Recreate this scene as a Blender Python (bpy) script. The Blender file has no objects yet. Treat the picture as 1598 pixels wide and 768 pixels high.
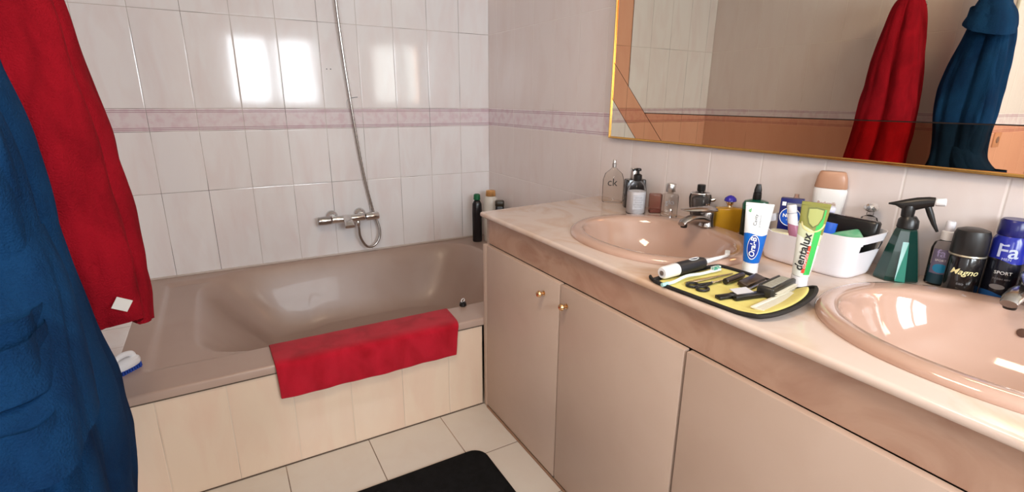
import bpy, bmesh, math, random
from mathutils import Vector, Matrix, Euler, noise as mnoise
random.seed(7)
PI = math.pi
sc = bpy.context.scene
COL = sc.collection

# ------------------------------------------------------------------ camera
cam_d = bpy.data.cameras.new('camera'); cam = bpy.data.objects.new('camera', cam_d); COL.objects.link(cam)
cam_d.sensor_fit = 'HORIZONTAL'; cam_d.sensor_width = 36.0; cam_d.lens = 782.84 / 1598 * 36.0
cam_d.clip_start = 0.02
_r = Vector((0.86636, -0.49937, 0.00716)); _u = Vector((0.13274, 0.24406, 0.96063)); _f = Vector((0.48145, 0.83130, -0.27773))
m = Matrix.Identity(4)
for i in range(3):
    m[i][0] = _r[i]; m[i][1] = _u[i]; m[i][2] = -_f[i]
m[0][3], m[1][3], m[2][3] = -1.51338, -2.91838, 1.26958
cam.matrix_world = m
sc.camera = cam
CAMXY = (-1.51338, -2.91838)

# ------------------------------------------------------------------ colour management, world, lamps
sc.view_settings.view_transform = 'Standard'; sc.view_settings.look = 'None'
sc.view_settings.gamma = 1.0; sc.view_settings.use_curve_mapping = False
sc.view_settings.exposure = 0.20
sc.cycles.max_bounces = 10; sc.cycles.diffuse_bounces = 5; sc.cycles.transparent_max_bounces = 16
sc.cycles.caustics_reflective = False; sc.cycles.caustics_refractive = False
sc.cycles.sample_clamp_indirect = 4.0
W = bpy.data.worlds.new('sky'); sc.world = W; W.use_nodes = True
nt = W.node_tree; bg = nt.nodes['Background']
bg.inputs[0].default_value = (0.86, 0.93, 1.0, 1); bg.inputs[1].default_value = 4.5

def area(name, loc, rot, sx, sy, power, color):
    l = bpy.data.lights.new(name, 'AREA'); l.shape = 'RECTANGLE'; l.size = sx; l.size_y = sy
    l.energy = power; l.color = color
    o = bpy.data.objects.new(name, l); COL.objects.link(o); o.location = loc; o.rotation_euler = rot
    return o
# daylight pouring in through the windows in the wall behind the photographer
DAY = (0.87, 0.94, 1.0)
WINS = [(-2.66, -2.36), (-1.29, -0.86), (-0.77, -0.34)]
WZ = (1.23, 1.95)
for k, (a, b) in enumerate(WINS):
    area('window_daylight', ((a + b) / 2, -3.995, sum(WZ) / 2), (PI / 2, 0, 0), b - a, WZ[1] - WZ[0], 37 * (b - a), DAY)
# warm ceiling lamp
LAMP = (-1.35, -2.35, 2.40)
area('ceiling_lamp_light', (LAMP[0], LAMP[1], 2.335), (0, 0, 0), 0.42, 0.42, 12.5, (1.0, 0.74, 0.50))

# ------------------------------------------------------------------ object helpers
def link(o, parent=None):
    COL.objects.link(o)
    if parent is not None: o.parent = parent
    return o
def thing(name, label, cat, loc=(0, 0, 0), rz=0.0, group=None):
    o = bpy.data.objects.new(name, None); o.empty_display_size = 0.02; COL.objects.link(o)
    o.location = loc; o.rotation_euler = (0, 0, rz); o['label'] = label; o['category'] = cat
    if group: o['group'] = group
    return o
def tag(o, label, cat, group=None):
    o['label'] = label; o['category'] = cat
    if group: o['group'] = group
    return o
def face(x, y, extra=0.0):
    dx, dy = CAMXY[0] - x, CAMXY[1] - y
    return math.atan2(dx, -dy) + extra
def mesh(name, verts, faces, mat, parent=None, smooth=False):
    me = bpy.data.meshes.new(name); me.from_pydata([tuple(v) for v in verts], [], faces); me.validate(); me.update()
    if mat: me.materials.append(mat)
    if smooth: me.polygons.foreach_set('use_smooth', [True] * len(me.polygons))
    return link(bpy.data.objects.new(name, me), parent)
def from_bm(name, bm, mat, parent=None, smooth=False, angle=None):
    bmesh.ops.recalc_face_normals(bm, faces=bm.faces[:])
    me = bpy.data.meshes.new(name); bm.to_mesh(me); bm.free()
    if mat: me.materials.append(mat)
    if smooth:
        me.polygons.foreach_set('use_smooth', [True] * len(me.polygons))
        me.set_sharp_from_angle(angle=math.radians(angle or 50))
    return link(bpy.data.objects.new(name, me), parent)
def bm_box(bm, c, s, bevel=0.0, seg=2, rot=None):
    r = bmesh.ops.create_cube(bm, size=1.0)
    vs = r['verts']
    M = Matrix.Translation(c) @ (rot.to_4x4() if rot else Matrix.Identity(4)) @ Matrix.Diagonal((s[0], s[1], s[2], 1))
    bmesh.ops.transform(bm, matrix=M, verts=vs)
    if bevel > 0:
        es = list({e for v in vs for e in v.link_edges})
        bmesh.ops.bevel(bm, geom=es, offset=bevel, segments=seg, profile=0.5, affect='EDGES')
def box(name, c, s, mat, parent=None, bevel=0.0, seg=2, rot=None):
    bm = bmesh.new(); bm_box(bm, c, s, bevel, seg, rot)
    return from_bm(name, bm, mat, parent, bevel > 0, 40)
def box2(name, lo, hi, mat, parent=None, bevel=0.0, seg=2):
    c = [(a + b) / 2 for a, b in zip(lo, hi)]; s = [b - a for a, b in zip(lo, hi)]
    return box(name, c, s, mat, parent, bevel, seg)
def sring(cx, cy, a, b, z, n=48, p=2.0, rot=0.0):
    out = []
    for i in range(n):
        t = 2 * PI * i / n
        c, s = math.cos(t), math.sin(t)
        x = a * math.copysign(abs(c) ** (2 / p), c); y = b * math.copysign(abs(s) ** (2 / p), s)
        out.append(Vector((cx + x * math.cos(rot) - y * math.sin(rot), cy + x * math.sin(rot) + y * math.cos(rot), z)))
    return out
def loft(name, rings, mat, parent=None, cap0=True, cap1=True, smooth=True, angle=40, xf=None):
    bm = bmesh.new(); n = len(rings[0]); R = []
    for r in rings:
        R.append([bm.verts.new(xf @ v if xf else v) for v in r])
    for a, b in zip(R, R[1:]):
        for i in range(n):
            j = (i + 1) % n
            try: bm.faces.new((a[i], a[j], b[j], b[i]))
            except ValueError: pass
    if cap0: bm.faces.new(list(reversed(R[0])))
    if cap1: bm.faces.new(R[-1])
    return from_bm(name, bm, mat, parent, smooth, angle)
def lathe(name, prof, mat, parent=None, n=40, ax=1.0, ay=1.0, p=2.0, xf=None, cap0=True, cap1=True, angle=40, cx=0, cy=0):
    """prof: (radius, z) pairs from bottom to top; ax, ay squash the section; p > 2 squares it off"""
    return loft(name, [sring(cx, cy, max(r, 1e-4) * ax, max(r, 1e-4) * ay, z, n, p) for r, z in prof], mat, parent, cap0, cap1, True, angle, xf)
def tube(name, pts, r, mat, parent=None, n=12, closed=False, radii=None, xf=None, cap=True):
    pts = [Vector(q) for q in pts]
    if xf: pts = [xf @ q for q in pts]
    N = len(pts); bm = bmesh.new(); R = []
    up = Vector((0, 0, 1)); prev = None
    for i, q in enumerate(pts):
        if closed: t = pts[(i + 1) % N] - pts[i - 1]
        else: t = pts[min(i + 1, N - 1)] - pts[max(i - 1, 0)]
        t.normalize()
        if prev is None:
            a = t.cross(up)
            if a.length < 1e-3: a = t.cross(Vector((1, 0, 0)))
        else:
            a = prev - t * prev.dot(t)
            if a.length < 1e-4: a = t.cross(up)
        a.normalize(); prev = a; b = t.cross(a)
        rr = radii[i] if radii else r
        R.append([bm.verts.new(q + (a * math.cos(2 * PI * k / n) + b * math.sin(2 * PI * k / n)) * rr) for k in range(n)])
    for i in range(N if closed else N - 1):
        A, B = R[i], R[(i + 1) % N]
        for k in range(n):
            bm.faces.new((A[k], A[(k + 1) % n], B[(k + 1) % n], B[k]))
    if not closed and cap:
        bm.faces.new(list(reversed(R[0]))); bm.faces.new(R[-1])
    return from_bm(name, bm, mat, parent, True, 60)
def bez(p0, p1, p2, p3, n=16):
    o = []
    for i in range(n + 1):
        t = i / n; s = 1 - t
        o.append(Vector(p0) * s ** 3 + Vector(p1) * 3 * s * s * t + Vector(p2) * 3 * s * t * t + Vector(p3) * t ** 3)
    return o
def catmull(P, n=8):
    P = [Vector(q) for q in P]; Q = [P[0] * 2 - P[1]] + P + [P[-1] * 2 - P[-2]]; o = []
    for i in range(1, len(Q) - 2):
        for k in range(n):
            t = k / n
            o.append(0.5 * ((2 * Q[i]) + (Q[i + 1] - Q[i - 1]) * t + (2 * Q[i - 1] - 5 * Q[i] + 4 * Q[i + 1] - Q[i + 2]) * t * t + (3 * Q[i] - Q[i - 1] - 3 * Q[i + 1] + Q[i + 2]) * t ** 3))
    o.append(P[-1]); return o
def lettering(s, size, mat, parent, surf, u0, v0, turn=0.0, shear=0.0, name='lettering', bold=0.0, space=1.0):
    """flat writing laid on a surface: surf(u, v) gives the 3-D point a hair above the surface"""
    cu = bpy.data.curves.new('t', 'FONT'); cu.body = s; cu.size = size; cu.align_x = 'CENTER'; cu.align_y = 'CENTER'
    cu.shear = shear; cu.offset = bold; cu.space_character = space; cu.resolution_u = 3
    to = bpy.data.objects.new('t', cu); COL.objects.link(to)
    dg = bpy.context.evaluated_depsgraph_get()
    me = bpy.data.meshes.new_from_object(to.evaluated_get(dg))
    bpy.data.objects.remove(to); bpy.data.curves.remove(cu)
    ct, st = math.cos(turn), math.sin(turn)
    for v in me.vertices:
        x, y = v.co.x, v.co.y
        v.co = Vector(surf(u0 + x * ct - y * st, v0 + x * st + y * ct))
    me.materials.clear(); me.materials.append(mat); me.name = name
    return link(bpy.data.objects.new(name, me), parent)
def patch(name, u0, v0, u1, v1, surf, mat, parent, nu=8, nv=6, shape=None):
    vs, fs = [], []
    for j in range(nv + 1):
        for i in range(nu + 1):
            vs.append(surf(u0 + (u1 - u0) * i / nu, v0 + (v1 - v0) * j / nv))
    for j in range(nv):
        for i in range(nu):
            uc = (i + .5) / nu * 2 - 1; vc = (j + .5) / nv * 2 - 1
            if shape == 'disc' and uc * uc + vc * vc > 1: continue
            a = j * (nu + 1) + i; fs.append((a, a + 1, a + nu + 2, a + nu + 1))
    return mesh(name, vs, fs, mat, parent, True)
def disc(name, u0, v0, ru, rv, surf, mat, parent, rin=0.0, n=32, p=2.0):
    vs, fs = [], []
    K = [rin, 0.5 * (1 + rin), 1.0] if rin > 0 else [0.001, 0.5, 1.0]
    for k in K:
        for i in range(n):
            t = 2 * PI * i / n; c, s = math.cos(t), math.sin(t)
            vs.append(surf(u0 + ru * k * math.copysign(abs(c) ** (2 / p), c), v0 + rv * k * math.copysign(abs(s) ** (2 / p), s)))
    for k in range(2):
        for i in range(n):
            j = (i + 1) % n; fs.append((k * n + i, k * n + j, (k + 1) * n + j, (k + 1) * n + i))
    return mesh(name, vs, fs, mat, parent, True)
def cyl_surf(R, eps=0.0004):            # front of an upright round bottle, facing local -y
    return lambda u, v: (math.sin(u / R) * (R + eps), -math.cos(u / R) * (R + eps), v)
def flat_surf(y, eps=0.0004):
    return lambda u, v: (u, y - eps, v)
def rotz(a): return Matrix.Rotation(a, 4, 'Z')
def rotx(a): return Matrix.Rotation(a, 4, 'X')
def roty(a): return Matrix.Rotation(a, 4, 'Y')
def T(x, y, z): return Matrix.Translation((x, y, z))

# ------------------------------------------------------------------ materials
def setin(b, k, v):
    if k in b.inputs: b.inputs[k].default_value = v
def M(name, col, rough=0.5, metal=0.0, coat=0.0, spec=0.5, alpha=1.0, trans=0.0, ior=1.45, sheen=0.0):
    mt = bpy.data.materials.new(name); mt.use_nodes = True; b = mt.node_tree.nodes['Principled BSDF']
    setin(b, 'Base Color', (*col, 1)); setin(b, 'Roughness', rough); setin(b, 'Metallic', metal)
    setin(b, 'Coat Weight', coat); setin(b, 'Specular IOR Level', spec); setin(b, 'Transmission Weight', trans); setin(b, 'IOR', ior)
    setin(b, 'Sheen Weight', sheen)
    # faint procedural variation so nothing is perfectly uniform
    n = mt.node_tree.nodes; l = mt.node_tree.links
    tc = n.new('ShaderNodeTexCoord'); no = n.new('ShaderNodeTexNoise'); no.inputs['Scale'].default_value = 40
    mr = n.new('ShaderNodeMapRange'); mr.inputs[3].default_value = max(0, rough - 0.03); mr.inputs[4].default_value = min(1, rough + 0.04)
    l.new(tc.outputs['Object'], no.inputs['Vector']); l.new(no.outputs[0], mr.inputs[0]); l.new(mr.outputs[0], b.inputs['Roughness'])
    return mt
def thin_glass(name, tint=(1, 1, 1), rough=0.03, strength=1.0):
    mt = bpy.data.materials.new(name); mt.use_nodes = True; n = mt.node_tree.nodes; l = mt.node_tree.links
    n.clear(); out = n.new('ShaderNodeOutputMaterial'); mix = n.new('ShaderNodeMixShader')
    tr = n.new('ShaderNodeBsdfTransparent'); gl = n.new('ShaderNodeBsdfGlossy'); fr = n.new('ShaderNodeLayerWeight')
    tr.inputs[0].default_value = (*tint, 1); gl.inputs['Roughness'].default_value = rough; fr.inputs[0].default_value = 0.16
    ml = n.new('ShaderNodeMath'); ml.operation = 'MULTIPLY'; ml.inputs[1].default_value = strength
    l.new(fr.outputs['Fresnel'], ml.inputs[0]); l.new(ml.outputs[0], mix.inputs[0]); l.new(tr.outputs[0], mix.inputs[1]); l.new(gl.outputs[0], mix.inputs[2])
    l.new(mix.outputs[0], out.inputs[0]); return mt
def math_node(n, op, a=None, b=None):
    x = n.new('ShaderNodeMath'); x.operation = op
    if a is not None: x.inputs[0].default_value = a
    if b is not None: x.inputs[1].default_value = b
    return x
def tile_mat(name, c1, c2, streak=0.5, rough=0.09, grout=(0.55, 0.5, 0.46), dirt=(0.12, 0.10, 0.09), dirty=0.5, gw=0.0011, band=False, spec=0.5):
    mt = bpy.data.materials.new(name); mt.use_nodes = True; n = mt.node_tree.nodes; l = mt.node_tree.links; b = n['Principled BSDF']
    ua = n.new('ShaderNodeUVMap'); ua.uv_map = 'lo'; ub = n.new('ShaderNodeUVMap'); ub.uv_map = 'hi'
    s1 = n.new('ShaderNodeSeparateXYZ'); s2 = n.new('ShaderNodeSeparateXYZ'); l.new(ua.outputs[0], s1.inputs[0]); l.new(ub.outputs[0], s2.inputs[0])
    m1 = math_node(n, 'MINIMUM'); m2 = math_node(n, 'MINIMUM'); m3 = math_node(n, 'MINIMUM')
    l.new(s1.outputs[0], m1.inputs[0]); l.new(s1.outputs[1], m1.inputs[1]); l.new(s2.outputs[0], m2.inputs[0]); l.new(s2.outputs[1], m2.inputs[1])
    l.new(m1.outputs[0], m3.inputs[0]); l.new(m2.outputs[0], m3.inputs[1])
    gm = math_node(n, 'LESS_THAN', b=gw); l.new(m3.outputs[0], gm.inputs[0])
    # marbled diagonal streaks, a different patch on every tile
    tc = n.new('ShaderNodeTexCoord'); at = n.new('ShaderNodeAttribute'); at.attribute_name = 'rnd'
    mp = n.new('ShaderNodeMapping'); mp.inputs['Scale'].default_value = (1, 1, 0.28); mp.inputs['Rotation'].default_value = (0.35, 0.35, 0.0)
    av = n.new('ShaderNodeVectorMath'); av.operation = 'ADD'; l.new(tc.outputs['Object'], mp.inputs[0]); l.new(mp.outputs[0], av.inputs[0])
    sc3 = n.new('ShaderNodeVectorMath'); sc3.operation = 'SCALE'; sc3.inputs[3].default_value = 9.0
    cb = n.new('ShaderNodeCombineXYZ')
    for i in range(3): l.new(at.outputs['Fac'], cb.inputs[i])
    l.new(cb.outputs[0], sc3.inputs[0]); l.new(sc3.outputs[0], av.inputs[1])
    no = n.new('ShaderNodeTexNoise'); no.inputs['Scale'].default_value = 11; no.inputs['Detail'].default_value = 4; no.inputs['Distortion'].default_value = 0.6
    l.new(av.outputs[0], no.inputs['Vector'])
    mr = n.new('ShaderNodeMapRange'); mr.inputs[1].default_value = 0.42; mr.inputs[2].default_value = 0.72; mr.inputs[4].default_value = streak; l.new(no.outputs[0], mr.inputs[0])
    cm = n.new('ShaderNodeMix'); cm.data_type = 'RGBA'; cm.inputs[6].default_value = (*c1, 1); cm.inputs[7].default_value = (*c2, 1); l.new(mr.outputs[0], cm.inputs[0])
    col = cm.outputs[2]
    if band:
        v = s1.outputs[1]
        ba = n.new('ShaderNodeAttribute'); ba.attribute_name = 'band'
        tot = None
        for z0 in (0.0085, 0.0165, 0.0885, 0.0965):
            d = math_node(n, 'SUBTRACT', b=z0); l.new(v, d.inputs[0]); ab = math_node(n, 'ABSOLUTE'); l.new(d.outputs[0], ab.inputs[0])
            lt = math_node(n, 'LESS_THAN', b=0.0018); l.new(ab.outputs[0], lt.inputs[0])
            if tot is None: tot = lt.outputs[0]
            else:
                a2 = math_node(n, 'ADD'); l.new(tot, a2.inputs[0]); l.new(lt.outputs[0], a2.inputs[1]); tot = a2.outputs[0]
        n3 = n.new('ShaderNodeTexNoise'); n3.inputs['Scale'].default_value = 26; n3.inputs['Detail'].default_value = 2; l.new(tc.outputs['Object'], n3.inputs['Vector'])
        r3 = n.new('ShaderNodeMapRange'); r3.inputs[1].default_value = 0.45; r3.inputs[2].default_value = 0.65; l.new(n3.outputs[0], r3.inputs[0])
        bc = n.new('ShaderNodeMix'); bc.data_type = 'RGBA'; bc.inputs[6].default_value = (0.77, 0.69, 0.71, 1); bc.inputs[7].default_value = (0.72, 0.58, 0.62, 1); l.new(r3.outputs[0], bc.inputs[0])
        c2_ = n.new('ShaderNodeMix'); c2_.data_type = 'RGBA'; c2_.inputs[7].default_value = (0.42, 0.26, 0.31, 1)
        mt2 = math_node(n, 'MULTIPLY', b=0.8); l.new(tot, mt2.inputs[0]); l.new(mt2.outputs[0], c2_.inputs[0]); l.new(bc.outputs[2], c2_.inputs[6])
        c3_ = n.new('ShaderNodeMix'); c3_.data_type = 'RGBA'; l.new(ba.outputs['Fac'], c3_.inputs[0]); l.new(col, c3_.inputs[6]); l.new(c2_.outputs[2], c3_.inputs[7]); col = c3_.outputs[2]
    # grout, partly gone dark
    n2 = n.new('ShaderNodeTexNoise'); n2.inputs['Scale'].default_value = 3.5; l.new(tc.outputs['Object'], n2.inputs['Vector'])
    r2 = n.new('ShaderNodeMapRange'); r2.inputs[1].default_value = 0.62 - 0.35 * dirty; r2.inputs[2].default_value = 0.72 - 0.25 * dirty; l.new(n2.outputs[0], r2.inputs[0])
    gc = n.new('ShaderNodeMix'); gc.data_type = 'RGBA'; gc.inputs[6].default_value = (*grout, 1); gc.inputs[7].default_value = (*dirt, 1); l.new(r2.outputs[0], gc.inputs[0])
    fc = n.new('ShaderNodeMix'); fc.data_type = 'RGBA'; l.new(gm.outputs[0], fc.inputs[0]); l.new(col, fc.inputs[6]); l.new(gc.outputs[2], fc.inputs[7])
    l.new(fc.outputs[2], b.inputs['Base Color'])
    rr = n.new('ShaderNodeMapRange'); rr.inputs[3].default_value = rough; rr.inputs[4].default_value = 0.8; l.new(gm.outputs[0], rr.inputs[0]); l.new(rr.outputs[0], b.inputs['Roughness'])
    b.inputs['Specular IOR Level'].default_value = spec
    # cushioned tile edges + faint unevenness of the glaze
    hh = n.new('ShaderNodeMapRange'); hh.interpolation_type = 'SMOOTHSTEP'; hh.inputs[2].default_value = 0.005; l.new(m3.outputs[0], hh.inputs[0])
    bp = n.new('ShaderNodeBump'); bp.inputs['Distance'].default_value = 0.0009; bp.inputs['Strength'].default_value = 0.8; l.new(hh.outputs[0], bp.inputs['Height'])
    n4 = n.new('ShaderNodeTexNoise'); n4.inputs['Scale'].default_value = 7; n4.inputs['Detail'].default_value = 1; l.new(av.outputs[0], n4.inputs['Vector'])
    bp2 = n.new('ShaderNodeBump'); bp2.inputs['Distance'].default_value = 0.0016; bp2.inputs['Strength'].default_value = 0.5; l.new(n4.outputs[0], bp2.inputs['Height']); l.new(bp.outputs[0], bp2.inputs['Normal'])
    l.new(bp2.outputs[0], b.inputs['Normal'])
    return mt
def noise_mat(name, c1, c2, scale=8, rough=0.3, detail=5, stretch=(1, 1, 1), lo=0.4, hi=0.7, coat=0.0, bump=0.0, bscale=200, rot=(0, 0, 0), distort=0.5, spec=0.5, sheen=0.0, metal=0.0):
    mt = bpy.data.materials.new(name); mt.use_nodes = True; n = mt.node_tree.nodes; l = mt.node_tree.links; b = n['Principled BSDF']
    tc = n.new('ShaderNodeTexCoord'); mp = n.new('ShaderNodeMapping'); mp.inputs['Scale'].default_value = stretch; mp.inputs['Rotation'].default_value = rot
    l.new(tc.outputs['Object'], mp.inputs[0]); no = n.new('ShaderNodeTexNoise'); no.inputs['Scale'].default_value = scale; no.inputs['Detail'].default_value = detail; no.inputs['Distortion'].default_value = distort
    l.new(mp.outputs[0], no.inputs['Vector']); mr = n.new('ShaderNodeMapRange'); mr.inputs[1].default_value = lo; mr.inputs[2].default_value = hi; l.new(no.outputs[0], mr.inputs[0])
    cm = n.new('ShaderNodeMix'); cm.data_type = 'RGBA'; cm.inputs[6].default_value = (*c1, 1); cm.inputs[7].default_value = (*c2, 1); l.new(mr.outputs[0], cm.inputs[0]); l.new(cm.outputs[2], b.inputs['Base Color'])
    setin(b, 'Roughness', rough); setin(b, 'Coat Weight', coat); setin(b, 'Specular IOR Level', spec); setin(b, 'Sheen Weight', sheen); setin(b, 'Metallic', metal)
    if sheen > 0: setin(b, 'Sheen Roughness', 0.5)
    if bump > 0:
        n2 = n.new('ShaderNodeTexNoise'); n2.inputs['Scale'].default_value = bscale; n2.inputs['Detail'].default_value = 3; l.new(tc.outputs['Object'], n2.inputs['Vector'])
        bp = n.new('ShaderNodeBump'); bp.inputs['Distance'].default_value = bump; bp.inputs['Strength'].default_value = 1.0; l.new(n2.outputs[0], bp.inputs['Height']); l.new(bp.outputs[0], b.inputs['Normal'])
    return mt
def split_mat(name, cols, stops, rough=0.3, wave=0.0, axis=2, wf=60, slope=0.0):
    """bands of colour along an object axis (printed packaging)"""
    mt = bpy.data.materials.new(name); mt.use_nodes = True; n = mt.node_tree.nodes; l = mt.node_tree.links; b = n['Principled BSDF']
    tc = n.new('ShaderNodeTexCoord'); s = n.new('ShaderNodeSeparateXYZ'); l.new(tc.outputs['Object'], s.inputs[0])
    h = s.outputs[axis]
    sn = math_node(n, 'MULTIPLY', b=wf); l.new(s.outputs[0], sn.inputs[0]); si = math_node(n, 'SINE'); l.new(sn.outputs[0], si.inputs[0])
    w = math_node(n, 'MULTIPLY', b=wave); l.new(si.outputs[0], w.inputs[0]); ad = math_node(n, 'ADD'); l.new(h, ad.inputs[0]); l.new(w.outputs[0], ad.inputs[1]); h = ad.outputs[0]
    sl = math_node(n, 'MULTIPLY', b=slope); l.new(s.outputs[0], sl.inputs[0]); a2 = math_node(n, 'ADD'); l.new(h, a2.inputs[0]); l.new(sl.outputs[0], a2.inputs[1]); h = a2.outputs[0]
    cur = None
    for k, st in enumerate(stops):
        g = math_node(n, 'GREATER_THAN', b=st); l.new(h, g.inputs[0]); mx = n.new('ShaderNodeMix'); mx.data_type = 'RGBA'; l.new(g.outputs[0], mx.inputs[0])
        if cur is None: mx.inputs[6].default_value = (*cols[0], 1)
        else: l.new(cur, mx.inputs[6])
        mx.inputs[7].default_value = (*cols[k + 1], 1); cur = mx.outputs[2]
    l.new(cur, b.inputs['Base Color']); setin(b, 'Roughness', rough)
    return mt

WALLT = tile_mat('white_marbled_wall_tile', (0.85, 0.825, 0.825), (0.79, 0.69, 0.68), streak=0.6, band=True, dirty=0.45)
WALLR = tile_mat('shaded_marbled_wall_tile_light_joints', (0.77, 0.69, 0.665), (0.71, 0.58, 0.54), streak=0.4, band=True, dirty=0.0, grout=(0.80, 0.74, 0.70), dirt=(0.5, 0.42, 0.38))  # same white tile; dimmer, warmer light on these walls put into its colour
PANELT = tile_mat('marbled_panel_tile_warm_bounce', (0.74, 0.59, 0.46), (0.70, 0.49, 0.38), streak=0.6, rough=0.2, grout=(0.62, 0.52, 0.42), dirt=(0.45, 0.36, 0.28), gw=0.0009)  # creamier than the wall tile: warm bounce light put into the colour
FLOORT = tile_mat('cream_floor_tile', (0.60, 0.545, 0.48), (0.57, 0.49, 0.42), streak=0.5, rough=0.22, grout=(0.34, 0.25, 0.18), dirt=(0.16, 0.11, 0.08), dirty=0.7, gw=0.0016)
CEIL = noise_mat('white_ceiling_paint', (0.78, 0.75, 0.68), (0.76, 0.72, 0.65), 20, 0.8)
MARBLE = noise_mat('pale_pink_marble', (0.70, 0.57, 0.50), (0.60, 0.40, 0.27), 5.5, 0.14, 6, (1, 0.6, 1), 0.45, 0.75, distort=1.6)
APRON = noise_mat('veined_shaded_pink_marble', (0.47, 0.30, 0.22), (0.36, 0.20, 0.14), 3.5, 0.2, 6, (1, 1.2, 2.4), 0.42, 0.75, distort=2.0, rot=(0.7, 0, 0))  # veined; its shade as a face turned from the light is in the colour
LAMIN = noise_mat('beige_laminate', (0.53, 0.40, 0.325), (0.515, 0.385, 0.31), 9, 0.42, 2)
TUBM = noise_mat('taupe_bath_acrylic', (0.41, 0.30, 0.25), (0.39, 0.275, 0.225), 5, 0.34, 2, coat=0.06)
SINKM = noise_mat('pink_sanitary_ceramic', (0.53, 0.35, 0.275), (0.50, 0.315, 0.235), 3, 0.08, 2, coat=0.6)
REDH = noise_mat('shaded_red_terry', (0.29, 0.006, 0.015), (0.19, 0.004, 0.010), 14, 0.95, 4, (1, 1, 0.5), bump=0.0030, bscale=300, spec=0.08, sheen=0.0)  # darker copy of the red terry, shade where it hangs painted in
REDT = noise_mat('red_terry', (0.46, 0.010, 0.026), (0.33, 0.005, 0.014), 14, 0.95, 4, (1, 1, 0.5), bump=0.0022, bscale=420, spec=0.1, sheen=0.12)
BLUET = noise_mat('blue_terry', (0.005, 0.034, 0.100), (0.003, 0.018, 0.060), 12, 0.95, 4, (1, 1, 0.5), bump=0.0030, bscale=300, spec=0.08, sheen=0.0)
CHROME = M('chrome', (0.72, 0.71, 0.70), 0.12, 1.0)
DCHROME = M('worn_chrome', (0.45, 0.43, 0.42), 0.22, 1.0)
BRASS = M('brass', (0.75, 0.48, 0.25), 0.18, 1.0)
GOLD = M('gold_frame_metal', (0.80, 0.48, 0.14), 0.25, 1.0)
MIRROR = M('silvered_mirror', (0.86, 0.82, 0.70), 0.0, 1.0)
MIRROR.node_tree.nodes['Principled BSDF'].inputs['Roughness'].default_value = 0.0
for _l in list(MIRROR.node_tree.links):
    if _l.to_socket.name == 'Roughness': MIRROR.node_tree.links.remove(_l)
COPPER = M('copper_tinted_mirror', (0.80, 0.42, 0.24), 0.02, 1.0)
for _l in list(COPPER.node_tree.links):
    if _l.to_socket.name == 'Roughness': COPPER.node_tree.links.remove(_l)
COPPER.node_tree.nodes['Principled BSDF'].inputs['Roughness'].default_value = 0.01
SEAM = M('dark_seam', (0.035, 0.022, 0.015), 0.4)
BLACK = M('black_plastic', (0.010, 0.009, 0.009), 0.3)
MATB = noise_mat('black_mat_pile', (0.008, 0.008, 0.009), (0.004, 0.004, 0.004), 40, 0.95, 3, bump=0.004, bscale=500, spec=0.15)
WHITE = M('white_plastic', (0.82, 0.81, 0.82), 0.3)
WHITEP = M('white_print', (0.85, 0.85, 0.85), 0.5)
CAULK = M('silicone_caulk', (0.60, 0.52, 0.47), 0.5)
GROUTD = M('dirty_caulk', (0.10, 0.07, 0.05), 0.7)
CLEAR = thin_glass('clear_glass', (0.93, 0.92, 0.90), 0.03, 1.0)
CLEAR2 = thin_glass('clear_plastic', (0.88, 0.88, 0.90), 0.06, 1.2)
PINKG = thin_glass('pink_tinted_glass', (0.80, 0.62, 0.58), 0.05, 0.8)
SMOKE = thin_glass('thick_clear_glass', (0.55, 0.54, 0.53), 0.05, 1.6)
AMBER = M('amber_perfume', (0.78, 0.42, 0.03), 0.08, trans=0.45, ior=1.2)
GREENG = M('dark_green_glass', (0.004, 0.085, 0.045), 0.08, coat=0.5)
GREENB = M('black_green_glass', (0.004, 0.016, 0.010), 0.10, coat=0.4)
SPRAYG = thin_glass('smoky_green_plastic', (0.10, 0.22, 0.18), 0.08, 1.0)
NAVY = M('navy_print', (0.006, 0.009, 0.115), 0.3)
BLUEC = M('bright_blue_print', (0.01, 0.09, 0.50), 0.3)
SILVER = M('brushed_silver', (0.62, 0.60, 0.58), 0.28, 1.0)
GREYP = M('grey_print', (0.25, 0.25, 0.27), 0.5)
DARKP = M('black_print', (0.02, 0.02, 0.02), 0.5)
BROWNC = M('tan_plastic', (0.45, 0.24, 0.15), 0.35)
YELL = noise_mat('yellow_lining', (0.80, 0.70, 0.22), (0.74, 0.63, 0.20), 30, 0.6, 3)
GREENL = M('green_print', (0.03, 0.42, 0.09), 0.35)
CREAM = M('translucent_comb_plastic', (0.78, 0.74, 0.62), 0.25)
AQUA = M('aqua_plastic', (0.40, 0.72, 0.70), 0.2)
STEEL = M('steel', (0.50, 0.46, 0.40), 0.25, 1.0)

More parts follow.
